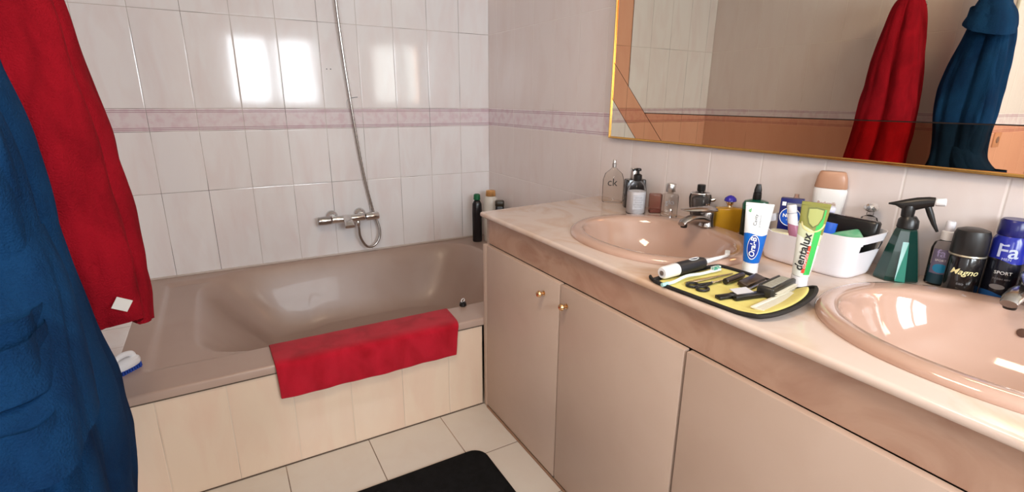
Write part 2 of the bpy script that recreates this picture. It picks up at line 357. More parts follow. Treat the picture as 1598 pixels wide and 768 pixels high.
# ------------------------------------------------------------------ tiled surfaces
def tiled(name, us, vs, to3, normal, mat, bandrow=None, tilt=None, jit=0.0035, parent=None):
    """one mesh of tile faces; us / vs are the joint positions along and up the wall"""
    verts, faces, cn, lo, hi, rn, bd = [], [], [], [], [], [], []
    N = Vector(normal)
    for j in range(len(vs) - 1):
        for i in range(len(us) - 1):
            u0, u1, v0, v1 = us[i], us[i + 1], vs[j], vs[j + 1]
            q = [to3(u0, v0), to3(u1, v0), to3(u1, v1), to3(u0, v1)]
            ql = [(0, 0), (abs(u1 - u0), 0), (abs(u1 - u0), v1 - v0), (0, v1 - v0)]
            nn = (Vector(q[1]) - Vector(q[0])).cross(Vector(q[3]) - Vector(q[0]))
            if nn.dot(N) < 0: q.reverse(); ql.reverse()
            b = len(verts); verts += q; faces.append((b, b + 1, b + 2, b + 3))
            lo += ql; hi += [(abs(u1 - u0) - a, (v1 - v0) - c) for a, c in ql]
            rn.append(random.random()); bd.append(1.0 if bandrow == j else 0.0)
            t = Vector((random.uniform(-jit, jit), random.uniform(-jit, jit), random.uniform(-jit, jit)))
            if tilt and (i, j) in tilt: t = Vector(tilt[(i, j)])
            nv = (N + t).normalized(); cn += [nv] * 4
    me = bpy.data.meshes.new(name); me.from_pydata(verts, [], faces)
    me.materials.append(mat)
    la = me.uv_layers.new(name='lo'); ha = me.uv_layers.new(name='hi')
    for k in range(len(lo)):
        la.data[k].uv = lo[k]; ha.data[k].uv = hi[k]
    a = me.attributes.new('rnd', 'FLOAT', 'FACE'); a.data.foreach_set('value', rn)
    a = me.attributes.new('band', 'FLOAT', 'FACE'); a.data.foreach_set('value', bd)
    me.polygons.foreach_set('use_smooth', [True] * len(faces))
    me.normals_split_custom_set(cn); me.update()
    o = link(bpy.data.objects.new(name, me), parent)
    return o
def struct(o): o['kind'] = 'structure'; return o
CH = 2.42
VS = [0.0, 0.3986, 0.8277, 1.119, 1.2241, 1.6534, 2.0827, CH]
def grid(a, b, start, step):
    k = math.ceil((a - start) / step - 1e-6); o = [a]
    while start + k * step < b - 1e-4:
        if start + k * step > a + 1e-4: o.append(start + k * step)
        k += 1
    o.append(b); return o
# back wall, x from -2.10 to 0; tile columns are hung from the corner with the vanity wall
us = grid(-2.06, 0.0, 0.0, 0.1978)
nb = len(us) - 1
# a few tiles sit slightly out of true, so each mirrors the window a little differently
tl = {}
def colidx(px): return nb - 1 - px
tl[(colidx(3), 4)] = (-0.010, 0, 0.0); tl[(colidx(5), 4)] = (0.0, 0, 0.0); tl[(colidx(6), 4)] = (0.0, 0, 0.0)
tl[(0, 4)] = (0.01, 0, 0.0)
struct(tiled('wall_back', us, VS, lambda u, v: (u, 0, v), (0, -1, 0), WALLT, 3, tl, 0.003))
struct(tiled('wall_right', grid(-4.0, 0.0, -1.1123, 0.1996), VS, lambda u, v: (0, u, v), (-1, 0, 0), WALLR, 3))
WX, WY = -2.06, -1.815
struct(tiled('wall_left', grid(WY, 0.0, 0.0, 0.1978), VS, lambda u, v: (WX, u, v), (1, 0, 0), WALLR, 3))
# the wall turns the corner beside the robe
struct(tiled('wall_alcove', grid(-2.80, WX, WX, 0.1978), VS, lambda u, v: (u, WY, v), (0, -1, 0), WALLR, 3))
struct(tiled('wall_side', grid(-4.0, WY, WY, 0.1978), VS, lambda u, v: (-2.80, u, v), (1, 0, 0), WALLT, 3))
# plastic corner bead on the end of the partition
struct(box2('trim_1', (WX - 0.010, WY - 0.004, 0.0), (WX + 0.004, WY + 0.010, CH), M('grey_corner_trim', (0.55, 0.52, 0.45), 0.4), bevel=0.004))
# front wall with its window openings
def front_wall():
    bm = bmesh.new()
    def bb(x0, x1, z0, z1): bm_box(bm, ((x0 + x1) / 2, -4.05, (z0 + z1) / 2), (x1 - x0, 0.10, z1 - z0))
    bb(-2.85, 0.05, 0, WZ[0]); bb(-2.85, 0.05, WZ[1], CH)
    xs = [-2.85] + [q for w in WINS for q in w] + [0.05]
    for k in range(0, len(xs), 2): bb(xs[k], xs[k + 1], WZ[0], WZ[1])
    return from_bm('wall_front', bm, CEIL)
struct(front_wall())
WFR = M('white_window_frame', (0.75, 0.74, 0.70), 0.35)
PANE = thin_glass('window_glass', (0.95, 0.97, 0.97), 0.01, 0.6)
for k, (a, b) in enumerate(WINS):
    bm = bmesh.new(); z0, z1 = WZ; t = 0.022
    bm_box(bm, ((a + b) / 2, -4.03, z0 + t / 2), (b - a, 0.03, t)); bm_box(bm, ((a + b) / 2, -4.03, z1 - t / 2), (b - a, 0.03, t))
    bm_box(bm, (a + t / 2, -4.03, (z0 + z1) / 2), (t, 0.03, z1 - z0)); bm_box(bm, (b - t / 2, -4.03, (z0 + z1) / 2), (t, 0.03, z1 - z0))
    fr = struct(from_bm('window_%d' % (k + 1), bm, WFR))
    mesh('pane', [(a + t, -4.05, z0 + t), (b - t, -4.05, z0 + t), (b - t, -4.05, z1 - t), (a + t, -4.05, z1 - t)], [(0, 1, 2, 3)], PANE, fr)
struct(tiled('floor', grid(-2.80, 0.0, -0.86, 0.297), grid(-4.0, 0.0, -1.495, 0.295), lambda u, v: (u, v, 0), (0, 0, 1), FLOORT, None, None, 0.003))
struct(box2('ceiling', (-2.85, -4.1, CH), (0.05, 0.05, CH + 0.05), CEIL))
# marks on the back wall: two plugged screw holes and a cracked corner
ck = catmull([(-0.872, -0.0008, 1.226), (-0.872, -0.0008, 1.262), (-0.856, -0.0008, 1.276), (-0.836, -0.0008, 1.281), (-0.812, -0.0008, 1.284)], 6)
wb = bpy.data.objects['wall_back']
tube('tile_crack', ck, 0.0007, GREYP, wb, 6, radii=[0.0006] * 12 + [0.0007 + 0.0016 * min(1, k / 5) for k in range(len(ck) - 12)])
for dx in (-0.962, -0.942):
    lathe('screw_plug', [(0.0035, 0), (0.0035, 0.0015), (0.002, 0.002)], GREYP, wb, 10, xf=T(dx, 0, 1.425) @ rotx(PI / 2))

# ------------------------------------------------------------------ bathtub
def smooth(a, b, x):
    t = max(0.0, min(1.0, (x - a) / (b - a))); return t * t * (3 - 2 * t)
def tub():
    root = thing('bathtub', 'large taupe built-in bathtub along the tiled back wall', 'bathtub', (-0.95, -0.6, 0))
    X0, X1, Y0, Y1, ZR = -1.905, -0.001, -1.2, -0.001, 0.404
    nx, ny = 230, 150
    cx, cy, ax, ay = -0.955, -0.535, 0.742, 0.508
    def z(x, y):
        dx, dy = (x - cx) / ax, (y - cy) / ay
        r = (abs(dx) ** 5.0 + abs(dy) ** 5.0) ** (1 / 5.0)
        t = 1 - r
        d = 0.0
        if t > 0:
            ang = math.atan2(abs(dy), -dx)               # 0 towards the sloping back rest on the left
            wl = 0.34 + 0.22 * smooth(1.0, 0.2, ang)
            d = 0.33 * smooth(0, wl, t) ** 0.75
        # shallow step of the headrest
        s = smooth(-1.825, -1.800, x) * (1 - smooth(-1.20, -1.10, x)) * smooth(-1.05, -1.02, y) * (1 - smooth(-0.13, -0.09, y))
        return ZR - 0.014 * s - d
    vs, fs = [], []
    for j in range(ny + 1):
        for i in range(nx + 1):
            x = X0 + (X1 - X0) * i / nx; y = Y0 + (Y1 - Y0) * j / ny
            vs.append((x + 0.95, y + 0.6, z(x, y)))
    for j in range(ny):
        for i in range(nx):
            a = j * (nx + 1) + i; fs.append((a, a + 1, a + nx + 2, a + nx + 1))
    # lip of the rim, turned down over the panel
    b0 = len(vs)
    for i in range(nx + 1): vs.append((X0 + (X1 - X0) * i / nx + 0.95, Y0 - 0.004 + 0.6, ZR - 0.006))
    b1 = len(vs)
    for i in range(nx + 1): vs.append((X0 + (X1 - X0) * i / nx + 0.95, Y0 - 0.004 + 0.6, ZR - 0.030))
    for i in range(nx):
        fs.append((b0 + i, b0 + i + 1, i + 1, i)); fs.append((b1 + i, b1 + i + 1, b0 + i + 1, b0 + i))
    s = mesh('tub_shell', vs, fs, TUBM, root, True); s.data.set_sharp_from_angle(angle=math.radians(60))
    # white bead of sealant and clear corner strip along the wall
    box2('sealant', (-0.955, 0.588, 0.4035), (0.95, 0.5995, 0.413), CAULK, root, 0.003)
    tube('drain_grille', [(0.55, 0.05, 0.076), (0.55, 0.05, 0.079)], 0.03, CHROME, root, 20)
    return root
tub()
# ledge to the left of the tub, and the tiled front panel
struct(tiled('trim_2', [-2.06, -1.905], grid(-1.2, 0, 0, 0.1978), lambda u, v: (u, v, 0.404), (0, 0, 1), WALLT))
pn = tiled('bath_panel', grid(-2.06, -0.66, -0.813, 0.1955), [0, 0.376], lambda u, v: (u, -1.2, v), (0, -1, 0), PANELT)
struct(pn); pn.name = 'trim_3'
box2('sealant_joint', (-2.06, -1.2045, 0.371), (-0.66, -1.1995, 0.3755), GROUTD, pn)
struct(box2('baseboard_front', (-2.06, -1.2035, 0.0), (-0.66, -1.1995, 0.0035), GROUTD))

# ------------------------------------------------------------------ bath towel over the rim
def rim_towel():
    # section: inside the tub, over the rim and down the front
    sec = [(-1.02, 0.345), (-1.028, 0.385), (-1.045, 0.408), (-1.085, 0.4125), (-1.15, 0.413), (-1.195, 0.412), (-1.2165, 0.400), (-1.222, 0.375), (-1.223, 0.33), (-1.222, 0.278)]
    P = catmull([(0, y, z) for y, z in sec], 8)
    nx = 90; vs, fs = [], []
    for j, q in enumerate(P):
        f = j / (len(P) - 1)
        xa = -1.452 + 0.012 * f; xb = -0.742 - 0.046 * f
        for i in range(nx + 1):
            t = i / nx; x = xa + (xb - xa) * t
            e = 0.0018 * math.sin(x * 23 + 1.3 * f) * f + 0.0012 * math.sin(x * 61 + q.z * 40)
            hang = 0.010 * math.sin(t * PI) * (1 if f > .7 else 0) * (f - .7)
            y = q.y - e * (0.3 + f); z = q.z + (0 if j > 30 else 0) - hang
            # rounded corners of the hem
            vs.append((x, y - 0.002, z + 0.002))
    n1 = nx + 1
    for j in range(len(P) - 1):
        for i in range(nx):
            a = j * n1 + i; fs.append((a, a + 1, a + n1 + 1, a + n1))
    o = mesh('bath_towel', vs, fs, REDT, None, True)
    md = o.modifiers.new('s', 'SOLIDIFY'); md.thickness = 0.010; md.offset = 1
    b = o.modifiers.new('b', 'BEVEL'); b.width = 0.0035; b.segments = 2; b.limit_method = 'ANGLE'
    tag(o, 'red terry bath mat towel draped over the front rim of the tub', 'towel')
    return o
rim_towel()

# ------------------------------------------------------------------ hanging red towel and blue robe
def garment(name, levels, mat, parent, folds, n=120, amp=0.16, hem=None, wob=0.0, ph=0.0, per=14):
    """levels: (z, cx, cy, half x, half y) from the top down; a gathered cloth with deep vertical folds"""
    L = [Vector(l[:3]) for l in levels]
    Z = catmull([(l[1], l[2], l[0]) for l in levels], per); S = catmull([(l[3], l[4], 0) for l in levels], per)
    rings = []; tot = len(Z) - 1; p00 = sum(p for _, _, p in folds) * 3.1
    for k, (c, s) in enumerate(zip(Z, S)):
        f = k / tot; ring = []
        for i in range(n):
            t = 2 * PI * i / n
            fo = sum(a * (2 * abs(math.sin(0.5 * (q * t + p0 + wob * f * q + 0.35 * math.sin(7 * f + q)))) ** 0.6 - 1.2) for q, a, p0 in folds)
            fo += 0.5 * mnoise.noise(Vector((math.cos(t) * 1.3, math.sin(t) * 1.3, c.z * 5.0 + p00))) + 0.45 * mnoise.noise(Vector((math.cos(t) * 4, math.sin(t) * 4, c.z * 9.0 + p00)))
            r = 1 + amp * fo * (0.35 + 0.65 * f)
            cs, sn = math.cos(t), math.sin(t)
            x = s.x * math.copysign(abs(cs) ** 0.8, cs) * r; y = s.y * math.copysign(abs(sn) ** 0.85, sn) * r
            z = c.z
            if hem and f > 0.45: z += hem(t) * ((f - 0.45) / 0.55) ** 2
            ring.append(Vector((max(c.x + x, 0.012), c.y + y, z)))
        rings.append(ring)
    # turn the hem inwards so the cloth reads as thick and hollow
    last = rings[-1]; cen = sum(last, Vector()) / n
    rings.append([cen + (v - cen) * 0.93 + Vector((0, 0, 0.004)) for v in last])
    rings.append([cen + (v - cen) * 0.86 + Vector((0, 0, 0.08)) for v in last])
    rings = [[Vector((max(v.x, 0.012), v.y, v.z)) for v in r] for r in rings]
    return loft(name, rings, mat, parent, True, False, True, 75)
def hook(x, y, z, label):
    h = thing('wall_hook', label, 'hook', (x, y, z))
    lathe('back_plate', [(0.022, 0.0003), (0.022, 0.004), (0.012, 0.007)], CHROME, h, 20, xf=roty(PI / 2))
    tube('hook_arm', bez((0.005, 0, 0), (0.08, 0, -0.02), (0.15, 0, -0.015), (0.165, 0, 0.03)), 0.005, CHROME, h, 10)
    return h
hook(WX, -1.40, 1.805, 'chrome wall hook holding up the long red towel')
hook(WX, -1.775, 1.97, 'chrome wall hook holding up the blue bathrobe')
def lv(z, xf, y0, y1, xb=-1.985):
    """level of a garment: xf = how far its far front corner stands into the room"""
    hx = (xf - xb) / 1.75
    return (z, xb + hx - WX, (y0 + y1) / 2, hx, (y1 - y0) / 2)
def sh(levels, oy): return [(l[0], l[1], l[2] - oy, l[3], l[4]) for l in levels]
red = thing('hanging_towel', 'long red towel gathered on a wall hook beside the blue bathrobe', 'towel', (WX, -1.40, 0))
def redhem(t):
    return 0.035 * (1 - math.cos(t - 0.9)) + 0.035 * (1 - abs(math.sin(1.0 * (t + 0.55)))) ** 2 + 0.008 * math.sin(5 * t)
LV = sh([lv(1.825, -1.89, -1.43, -1.375, -1.93), lv(1.81, -1.85, -1.465, -1.352, -1.95), lv(1.72, -1.83, -1.485, -1.33), lv(1.5, -1.80, -1.52, -1.30), lv(1.34, -1.785, -1.54, -1.295),
      lv(1.2, -1.770, -1.55, -1.285), lv(1.06, -1.764, -1.545, -1.280), lv(0.95, -1.758, -1.54, -1.270), lv(0.82, -1.757, -1.535, -1.285), lv(0.69, -1.762, -1.51, -1.315)], -1.40)
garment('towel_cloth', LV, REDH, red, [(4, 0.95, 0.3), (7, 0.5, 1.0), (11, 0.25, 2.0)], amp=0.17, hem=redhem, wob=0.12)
# the sewn-in care tag on the near corner
box('care_tag', (-1.752 - WX, -0.148, 0.815), (0.032, 0.002, 0.028), M('grey_white_care_tag', (0.62, 0.60, 0.58), 0.7), red, 0.0004, 1, Euler((0.0, 0.55, 0.25)).to_matrix())
robe = thing('bathrobe', 'blue terry bathrobe with a sleeve and drooping hood, hanging nearest the camera', 'bathrobe', (WX, -1.775, 0))
LV = sh([lv(2.00, -1.90, -1.79, -1.75, -1.93), lv(1.93, -1.86, -1.81, -1.735, -1.95), lv(1.78, -1.85, -1.82, -1.72), lv(1.62, -1.845, -1.865, -1.69), lv(1.50, -1.84, -1.875, -1.665), lv(1.35, -1.838, -1.88, -1.635), lv(1.18, -1.815, -1.875, -1.650),
      lv(1.0, -1.812, -1.885, -1.672), lv(0.86, -1.800, -1.99, -1.635), lv(0.61, -1.787, -2.11, -1.575), lv(0.5, -1.792, -2.11, -1.575), lv(0.40, -1.803, -2.08, -1.61)], -1.775)
garment('robe_body', LV, BLUET, robe, [(5, 0.9, 0.2), (9, 0.45, 1.4), (13, 0.25, 0.7)], amp=0.15, hem=lambda t: 0.015 * math.sin(3 * t), wob=0.1, n=180)
# hood hanging open-ended over the shoulders of the robe
LV = sh([lv(1.95, -1.87, -1.80, -1.745, -1.94), lv(1.82, -1.85, -1.815, -1.735, -1.96), lv(1.75, -1.83, -1.835, -1.715, -1.97), lv(1.70, -1.81, -1.865, -1.70, -1.98), lv(1.655, -1.795, -1.88, -1.688, -1.98), lv(1.63, -1.79, -1.88, -1.69, -1.98)], -1.775)
garment('hood', LV, BLUET, robe, [(3, 0.6, 0.2), (7, 0.4, 1.4)], amp=0.05, hem=lambda t: -0.045 * math.cos(t + 0.9))
# sleeve hanging down the near side, with its cuff
LV = sh([lv(1.60, -1.86, -1.84, -1.78, -1.96), lv(1.45, -1.845, -1.865, -1.79, -1.94), lv(1.25, -1.825, -1.885, -1.79, -1.93), lv(1.10, -1.815, -1.885, -1.80, -1.92), lv(0.99, -1.81, -1.89, -1.80, -1.91), lv(0.88, -1.795, -2.01, -1.86, -1.90)], -1.775)
garment('sleeve', LV, BLUET, robe, [(4, 0.5, 1.2), (7, 0.35, 0.4)], amp=0.10)
LV = sh([lv(0.925, -1.792, -1.985, -1.855, -1.915), lv(0.91, -1.787, -2.02, -1.87, -1.915), lv(0.87, -1.783, -2.07, -1.885, -1.91), lv(0.86, -1.787, -2.068, -1.89, -1.90)], -1.775)
garment('cuff', LV, BLUET, robe, [(4, 0.5, 1.2), (7, 0.35, 0.4)], amp=0.07)
# lower edge of the overlapping front panel
LV = sh([lv(1.06, -1.815, -1.87, -1.74), lv(0.97, -1.795, -1.92, -1.77), lv(0.85, -1.776, -2.08, -1.82), lv(0.765, -1.771, -2.125, -1.85)], -1.775)
garment('front_panel', LV, BLUET, robe, [(5, 0.6, 0.9), (8, 0.4, 2.2)], amp=0.07, hem=lambda t: 0.010 * math.sin(3 * t + 1))

# ------------------------------------------------------------------ scrubbing brush on the tub corner
br = thing('scrubbing_brush', 'white scrubbing brush with blue bristles on the corner of the bathtub', 'brush', (-1.876, -1.005, 0.404), -0.75)
R_ = Euler((0, math.radians(-14), 0)).to_matrix()
lathe('brush_body', [(0.0405, 0.014), (0.043, 0.018), (0.044, 0.028), (0.041, 0.036), (0.030, 0.040)], WHITE, br, 32, 0.62, 1.15, 2.8)
tube('grip', catmull([(0, -0.035, 0.036), (0, -0.028, 0.050), (0, 0.0, 0.056), (0, 0.028, 0.050), (0, 0.035, 0.036)], 6), 0.0095, WHITE, br, 12)
bm = bmesh.new()
for i in range(7):
    for j in range(11):
        x = -0.021 + 0.007 * i; y = -0.041 + 0.0082 * j
        if (x / 0.026) ** 2 + (y / 0.048) ** 2 > 1.15: continue
        r = bmesh.ops.create_cone(bm, cap_ends=True, segments=5, radius1=0.0042, radius2=0.003, depth=0.015)
        bmesh.ops.translate(bm, verts=r['verts'], vec=(x * 1.08, y * 1.05, 0.0075))
from_bm('bristles', bm, M('blue_bristles', (0.01, 0.05, 0.32), 0.6), br)

# ------------------------------------------------------------------ shower mixer and hose
mx = thing('shower_mixer', 'chrome thermostatic shower mixer bar mounted on the back wall above the tub', 'mixer tap', (-0.93, 0, 0.627))
XR = roty(PI / 2)
lathe('mixer_body', [(0.019, -0.09), (0.021, -0.085), (0.021, 0.085), (0.019, 0.09)], CHROME, mx, 28, xf=T(0, -0.07, 0) @ XR)
lathe('temperature_handle', [(0.020, -0.165), (0.023, -0.16), (0.024, -0.12), (0.0225, -0.097), (0.019, -0.095)], DCHROME, mx, 28, xf=T(0, -0.07, 0) @ XR)
lathe('flow_handle', [(0.019, 0.095), (0.0225, 0.097), (0.024, 0.12), (0.023, 0.165), (0.020, 0.17)], CHROME, mx, 28, xf=T(0, -0.07, 0) @ XR)
for s in (-0.078, 0.078):
    f = lathe('wall_flange', [(0.034, 0.0005), (0.034, 0.006), (0.029, 0.014), (0.019, 0.022), (0.017, 0.055)], CHROME, mx, 28, xf=T(s, 0, 0.008) @ rotx(PI / 2))
loft('spout', [sring(0, 0, a, b, z, 24, 4) for a, b, z in ((0.022, 0.016, 0), (0.024, 0.017, 0.03), (0.026, 0.015, 0.06), (0.026, 0.010, 0.078))], CHROME, mx,
     xf=T(-0.01, -0.078, 0.006) @ rotx(math.radians(118)))
hs = thing('shower_hose', 'chrome metal shower hose looping below the mixer and rising up the wall', 'hose', (-0.93, 0, 0.627))
# leaves the bar downwards, loops and climbs to the holder high on the wall
P = catmull([(0.050, -0.075, -0.018), (0.052, -0.078, -0.06), (0.056, -0.075, -0.11), (0.078, -0.070, -0.160), (0.105, -0.066, -0.182), (0.140, -0.062, -0.175), (0.168, -0.058, -0.14), (0.176, -0.052, -0.09),
             (0.164, -0.042, -0.03), (0.146, -0.036, 0.04), (0.118, -0.030, 0.20), (0.093, -0.028, 0.40), (0.072, -0.03, 0.62), (0.055, -0.032, 0.82), (0.040, -0.04, 1.02), (0.030, -0.05, 1.22), (0.024, -0.07, 1.40)], 14)
radii = []
for i in range(len(P)): radii.append(0.0072 + (0.0006 if i % 2 else -0.0006))
tube('hose_tube', P, 0.007, DCHROME, hs, 12, radii=radii)
lathe('hose_nut', [(0.011, -0.045), (0.012, -0.04), (0.012, -0.022), (0.010, -0.018)], CHROME, hs, 16, xf=T(0.050, -0.075, 0))
hd = thing('hand_shower', 'chrome hand shower resting in its holder high on the back wall', 'shower head', (-0.906, 0, 2.06))
lathe('holder', [(0.022, 0.0005), (0.022, 0.01), (0.014, 0.02), (0.014, 0.05)], CHROME, hd, 20, xf=rotx(PI / 2))
tube('handle', [(0, -0.068, -0.04), (0, -0.075, 0.03), (0, -0.10, 0.13), (0, -0.12, 0.18)], 0.011, CHROME, hd, 14)
lathe('spray_head', [(0.02, 0), (0.04, 0.012), (0.042, 0.026), (0.038, 0.03)], CHROME, hd, 28, xf=T(0, -0.105, 0.19) @ rotx(math.radians(125)))

# ------------------------------------------------------------------ bottles in the far corner on the tub deck
def fitted(name, label, cat, x, y, z, extra=0.0, group=None):
    return thing(name, label, cat, (x, y, z), face(x, y, extra), group)
ZD = 0.404
b = fitted('shampoo_bottle', 'dark shampoo bottle with a green cap in the far corner of the tub', 'bottle', -0.152, -0.125, ZD)
lathe('bottle_body', [(0.030, 0), (0.033, 0.006), (0.034, 0.19), (0.032, 0.245), (0.020, 0.265), (0.013, 0.270)], M('dark_bottle', (0.012, 0.010, 0.012), 0.25), b, 32, 0.9, 0.7)
lathe('cap', [(0.020, 0.270), (0.022, 0.272), (0.020, 0.302), (0.012, 0.308)], M('dark_green_cap', (0.005, 0.12, 0.045), 0.3), b, 24)
b = fitted('shampoo_bottle', 'white shampoo bottle with a gold cap in the far corner of the tub', 'bottle', -0.068, -0.150, ZD)
lathe('bottle_body', [(0.036, 0), (0.040, 0.006), (0.043, 0.15), (0.043, 0.24), (0.036, 0.278), (0.025, 0.290)], M('cream_white_bottle', (0.66, 0.61, 0.54), 0.35), b, 32, 1.1, 0.75)
lathe('cap', [(0.027, 0.290), (0.029, 0.293), (0.026, 0.326), (0.022, 0.328)], M('gold_cap', (0.78, 0.42, 0.16), 0.25, 0.7), b, 28, 1.1, 0.8)
b = fitted('shampoo_bottle', 'dark brown bottle in front of the white shampoo bottle behind the countertop', 'bottle', -0.048, -0.232, ZD)
lathe('bottle_body', [(0.027, 0), (0.030, 0.005), (0.031, 0.18), (0.029, 0.235), (0.026, 0.240)], BLACK, b, 28, 0.9, 0.7, 4)
lathe('cap', [(0.031, 0.241), (0.032, 0.243), (0.031, 0.268), (0.026, 0.274)], M('brown_black_lid', (0.03, 0.022, 0.012), 0.3), b, 28, 0.9, 0.7, 4)
b = thing('bath_plug', 'small black bath plug with a white ring at the rim beside the cabinet', 'plug', (-0.675, -1.045, ZD), 0.4)
lathe('stopper', [(0.013, 0), (0.016, 0.004), (0.014, 0.016), (0.006, 0.020)], BLACK, b, 20)
tube('ring', [(0.010 * math.cos(t * PI / 8), 0.0, 0.026 + 0.008 * math.sin(t * PI / 8)) for t in range(16)], 0.0018, WHITE, b, 8, True)

# ------------------------------------------------------------------ vanity: cabinet, countertop, basins
YE, YN = -1.205, -3.40                                   # far end / near end of the cabinet
cab = thing('vanity_cabinet', 'long beige vanity cabinet with flat doors and small brass knobs', 'cabinet', (-0.32, YE, 0))
def L(x, y, z): return (x + 0.32, y - YE, z)
bm = bmesh.new()
def pan(lo, hi): bm_box(bm, [(a + b) / 2 for a, b in zip(L(*lo), L(*hi))], [abs(a - b) for a, b in zip(lo, hi)])
pan((-0.636, YE, 0.0), (-0.012, YE - 0.018, 0.829))                     # far end panel
pan((-0.636, YN, 0.0), (-0.012, YN + 0.018, 0.829))
pan((-0.636, YN, 0.0), (-0.012, YE, 0.018))                            # base
pan((-0.030, YN, 0.0), (-0.012, YE, 0.829))                            # back
for yy in (-2.226, -3.24): pan((-0.63, yy - 0.009, 0.02), (-0.03, yy + 0.009, 0.64))
from_bm('carcass', bm, LAMIN, cab)
box2('corner_stile', L(-0.655, YE - 0.028, 0.0), L(-0.636, YE - 0.001, 0.725), LAMIN, cab, 0.002)
doors = [(-1.238, -1.731), (-1.739, -2.222), (-2.230, -2.735), (-2.743, -3.24)]
for k, (a, c) in enumerate(doors):
    d = box2('door', L(-0.655, a, 0.012), L(-0.6365, c, 0.727), LAMIN, cab, 0.0018)
    ky = (c + 0.085, a - 0.032, c + 0.045, a - 0.045)[k]
    kz = 0.668
    lathe('door_knob', [(0.0085, 0), (0.009, 0.002), (0.004, 0.004), (0.004, 0.010), (0.0095, 0.014), (0.0115, 0.019), (0.009, 0.025), (0.003, 0.027)], BRASS, d, 20,
          xf=T(*L(-0.655, ky, kz)) @ roty(-PI / 2))
struct(box2('baseboard_vanity', (-0.6585, YN, 0.0), (-0.6555, YE - 0.03, 0.010), M('brown_sealant', (0.28, 0.16, 0.10), 0.5)))

SA = dict(cx=-0.33, cy=-1.81, a=0.258, b=0.300)
SB = dict(cx=-0.328, cy=-2.655, a=0.262, b=0.305)
def boolean_holes(o, cuts):
    for c in cuts:
        md = o.modifiers.new('h', 'BOOLEAN'); md.operation = 'DIFFERENCE'; md.object = c; md.solver = 'EXACT'
    dg = bpy.context.evaluated_depsgraph_get()
    me = bpy.data.meshes.new_from_object(o.evaluated_get(dg)); o.modifiers.clear(); o.data = me
    for c in cuts: bpy.data.objects.remove(c)
top = thing('countertop', 'pale pink marble countertop with a veined apron along the vanity', 'countertop', (-0.32, -1.19, 0.83))
def slab():
    bm = bmesh.new()
    pts = [(-0.655, -1.178), (-0.001, -1.125), (-0.001, -3.42), (-0.655, -3.42)]
    vs = [bm.verts.new((x + 0.32, y + 1.19, 0.0)) for x, y in pts]; f = bm.faces.new(vs)
    r = bmesh.ops.extrude_face_region(bm, geom=[f]); bmesh.ops.translate(bm, verts=[v for v in r['geom'] if isinstance(v, bmesh.types.BMVert)], vec=(0, 0, 0.02))
    es = [e for e in bm.edges if all(abs(v.co.x - (-0.335)) < 1e-4 for v in e.verts) and abs(e.verts[0].co.z - e.verts[1].co.z) < 1e-5]
    es += [e for e in bm.edges if all(v.co.y > -0.0 for v in e.verts) and abs(e.verts[0].co.z - e.verts[1].co.z) < 1e-5 and abs(e.verts[0].co.x - e.verts[1].co.x) > .3]
    es += [e for e in bm.edges if abs(e.verts[0].co.z - e.verts[1].co.z) > .01 and e.verts[0].co.x < -0.3 and e.verts[0].co.y > -0.5]
    bmesh.ops.bevel(bm, geom=es, offset=0.0085, segments=4, profile=0.5, affect='EDGES')
    return from_bm('slab', bm, MARBLE, None)
sl = slab()
cuts = [loft('cut', [sring(s['cx'] + 0.32, s['cy'] + 1.19, s['a'] - 0.022, s['b'] - 0.022, z, 64, 2.15) for z in (-0.05, 0.06)], None) for s in (SA, SB)]
boolean_holes(sl, cuts); sl.parent = top
sl.data.polygons.foreach_set('use_smooth', [True] * len(sl.data.polygons)); sl.data.set_sharp_from_angle(angle=math.radians(35))
box2('apron', (-0.636 + 0.32, -3.42 + 1.19, -0.101), (-0.62 + 0.32, YE - 0.0005 + 1.19, -0.0005), APRON, top)

def basin(s, name, label):
    cx, cy, A, B = s['cx'], s['cy'], s['a'], s['b']
    o = thing(name, label, 'sink', (cx, cy, 0.85))
    ic = -0.014                                            # bowl sits towards the front, leaving a tap ledge behind
    rings = []
    for da, z in ((0.024, -0.012), (0.020, 0.0005), (0.0, 0.0005), (-0.001, 0.006), (0.003, 0.0125), (0.010, 0.017), (0.020, 0.0185)):
        rings.append(sring(0, 0, A - da, B - da, z, 72, 2.15))
    a0, b0 = A - 0.058, B - 0.045
    for k, (f, z) in enumerate(((1.035, 0.0175), (1.0, 0.0150), (0.985, 0.010), (0.965, 0.0), (0.935, -0.018), (0.885, -0.045), (0.81, -0.075), (0.70, -0.103), (0.55, -0.125), (0.36, -0.138), (0.17, -0.144), (0.085, -0.146))):
        rings.append(sring(ic - 0.006 * min(1, k / 4), 0, a0 * f, b0 * f, z, 72, 2.15))
    loft('bowl', rings, SINKM, o, False, True, True, 70)
    lathe('drain', [(0.021, -0.1465), (0.021, -0.1435), (0.016, -0.142)], CHROME, o, 24, cx=ic - 0.006)
    lathe('overflow_hole', [(0.009, 0), (0.009, 0.002), (0.004, 0.003)], M('dark_overflow', (0.09, 0.04, 0.025), 0.5), o, 16, xf=T(0.168, 0.045 if s is SA else 0.02, -0.022) @ roty(math.radians(-68)))
    return o
basin(SA, 'washbasin', 'oval pink washbasin at the bathtub end of the countertop')
basin(SB, 'washbasin', 'oval pink washbasin nearest the camera, beside the deodorant cans')

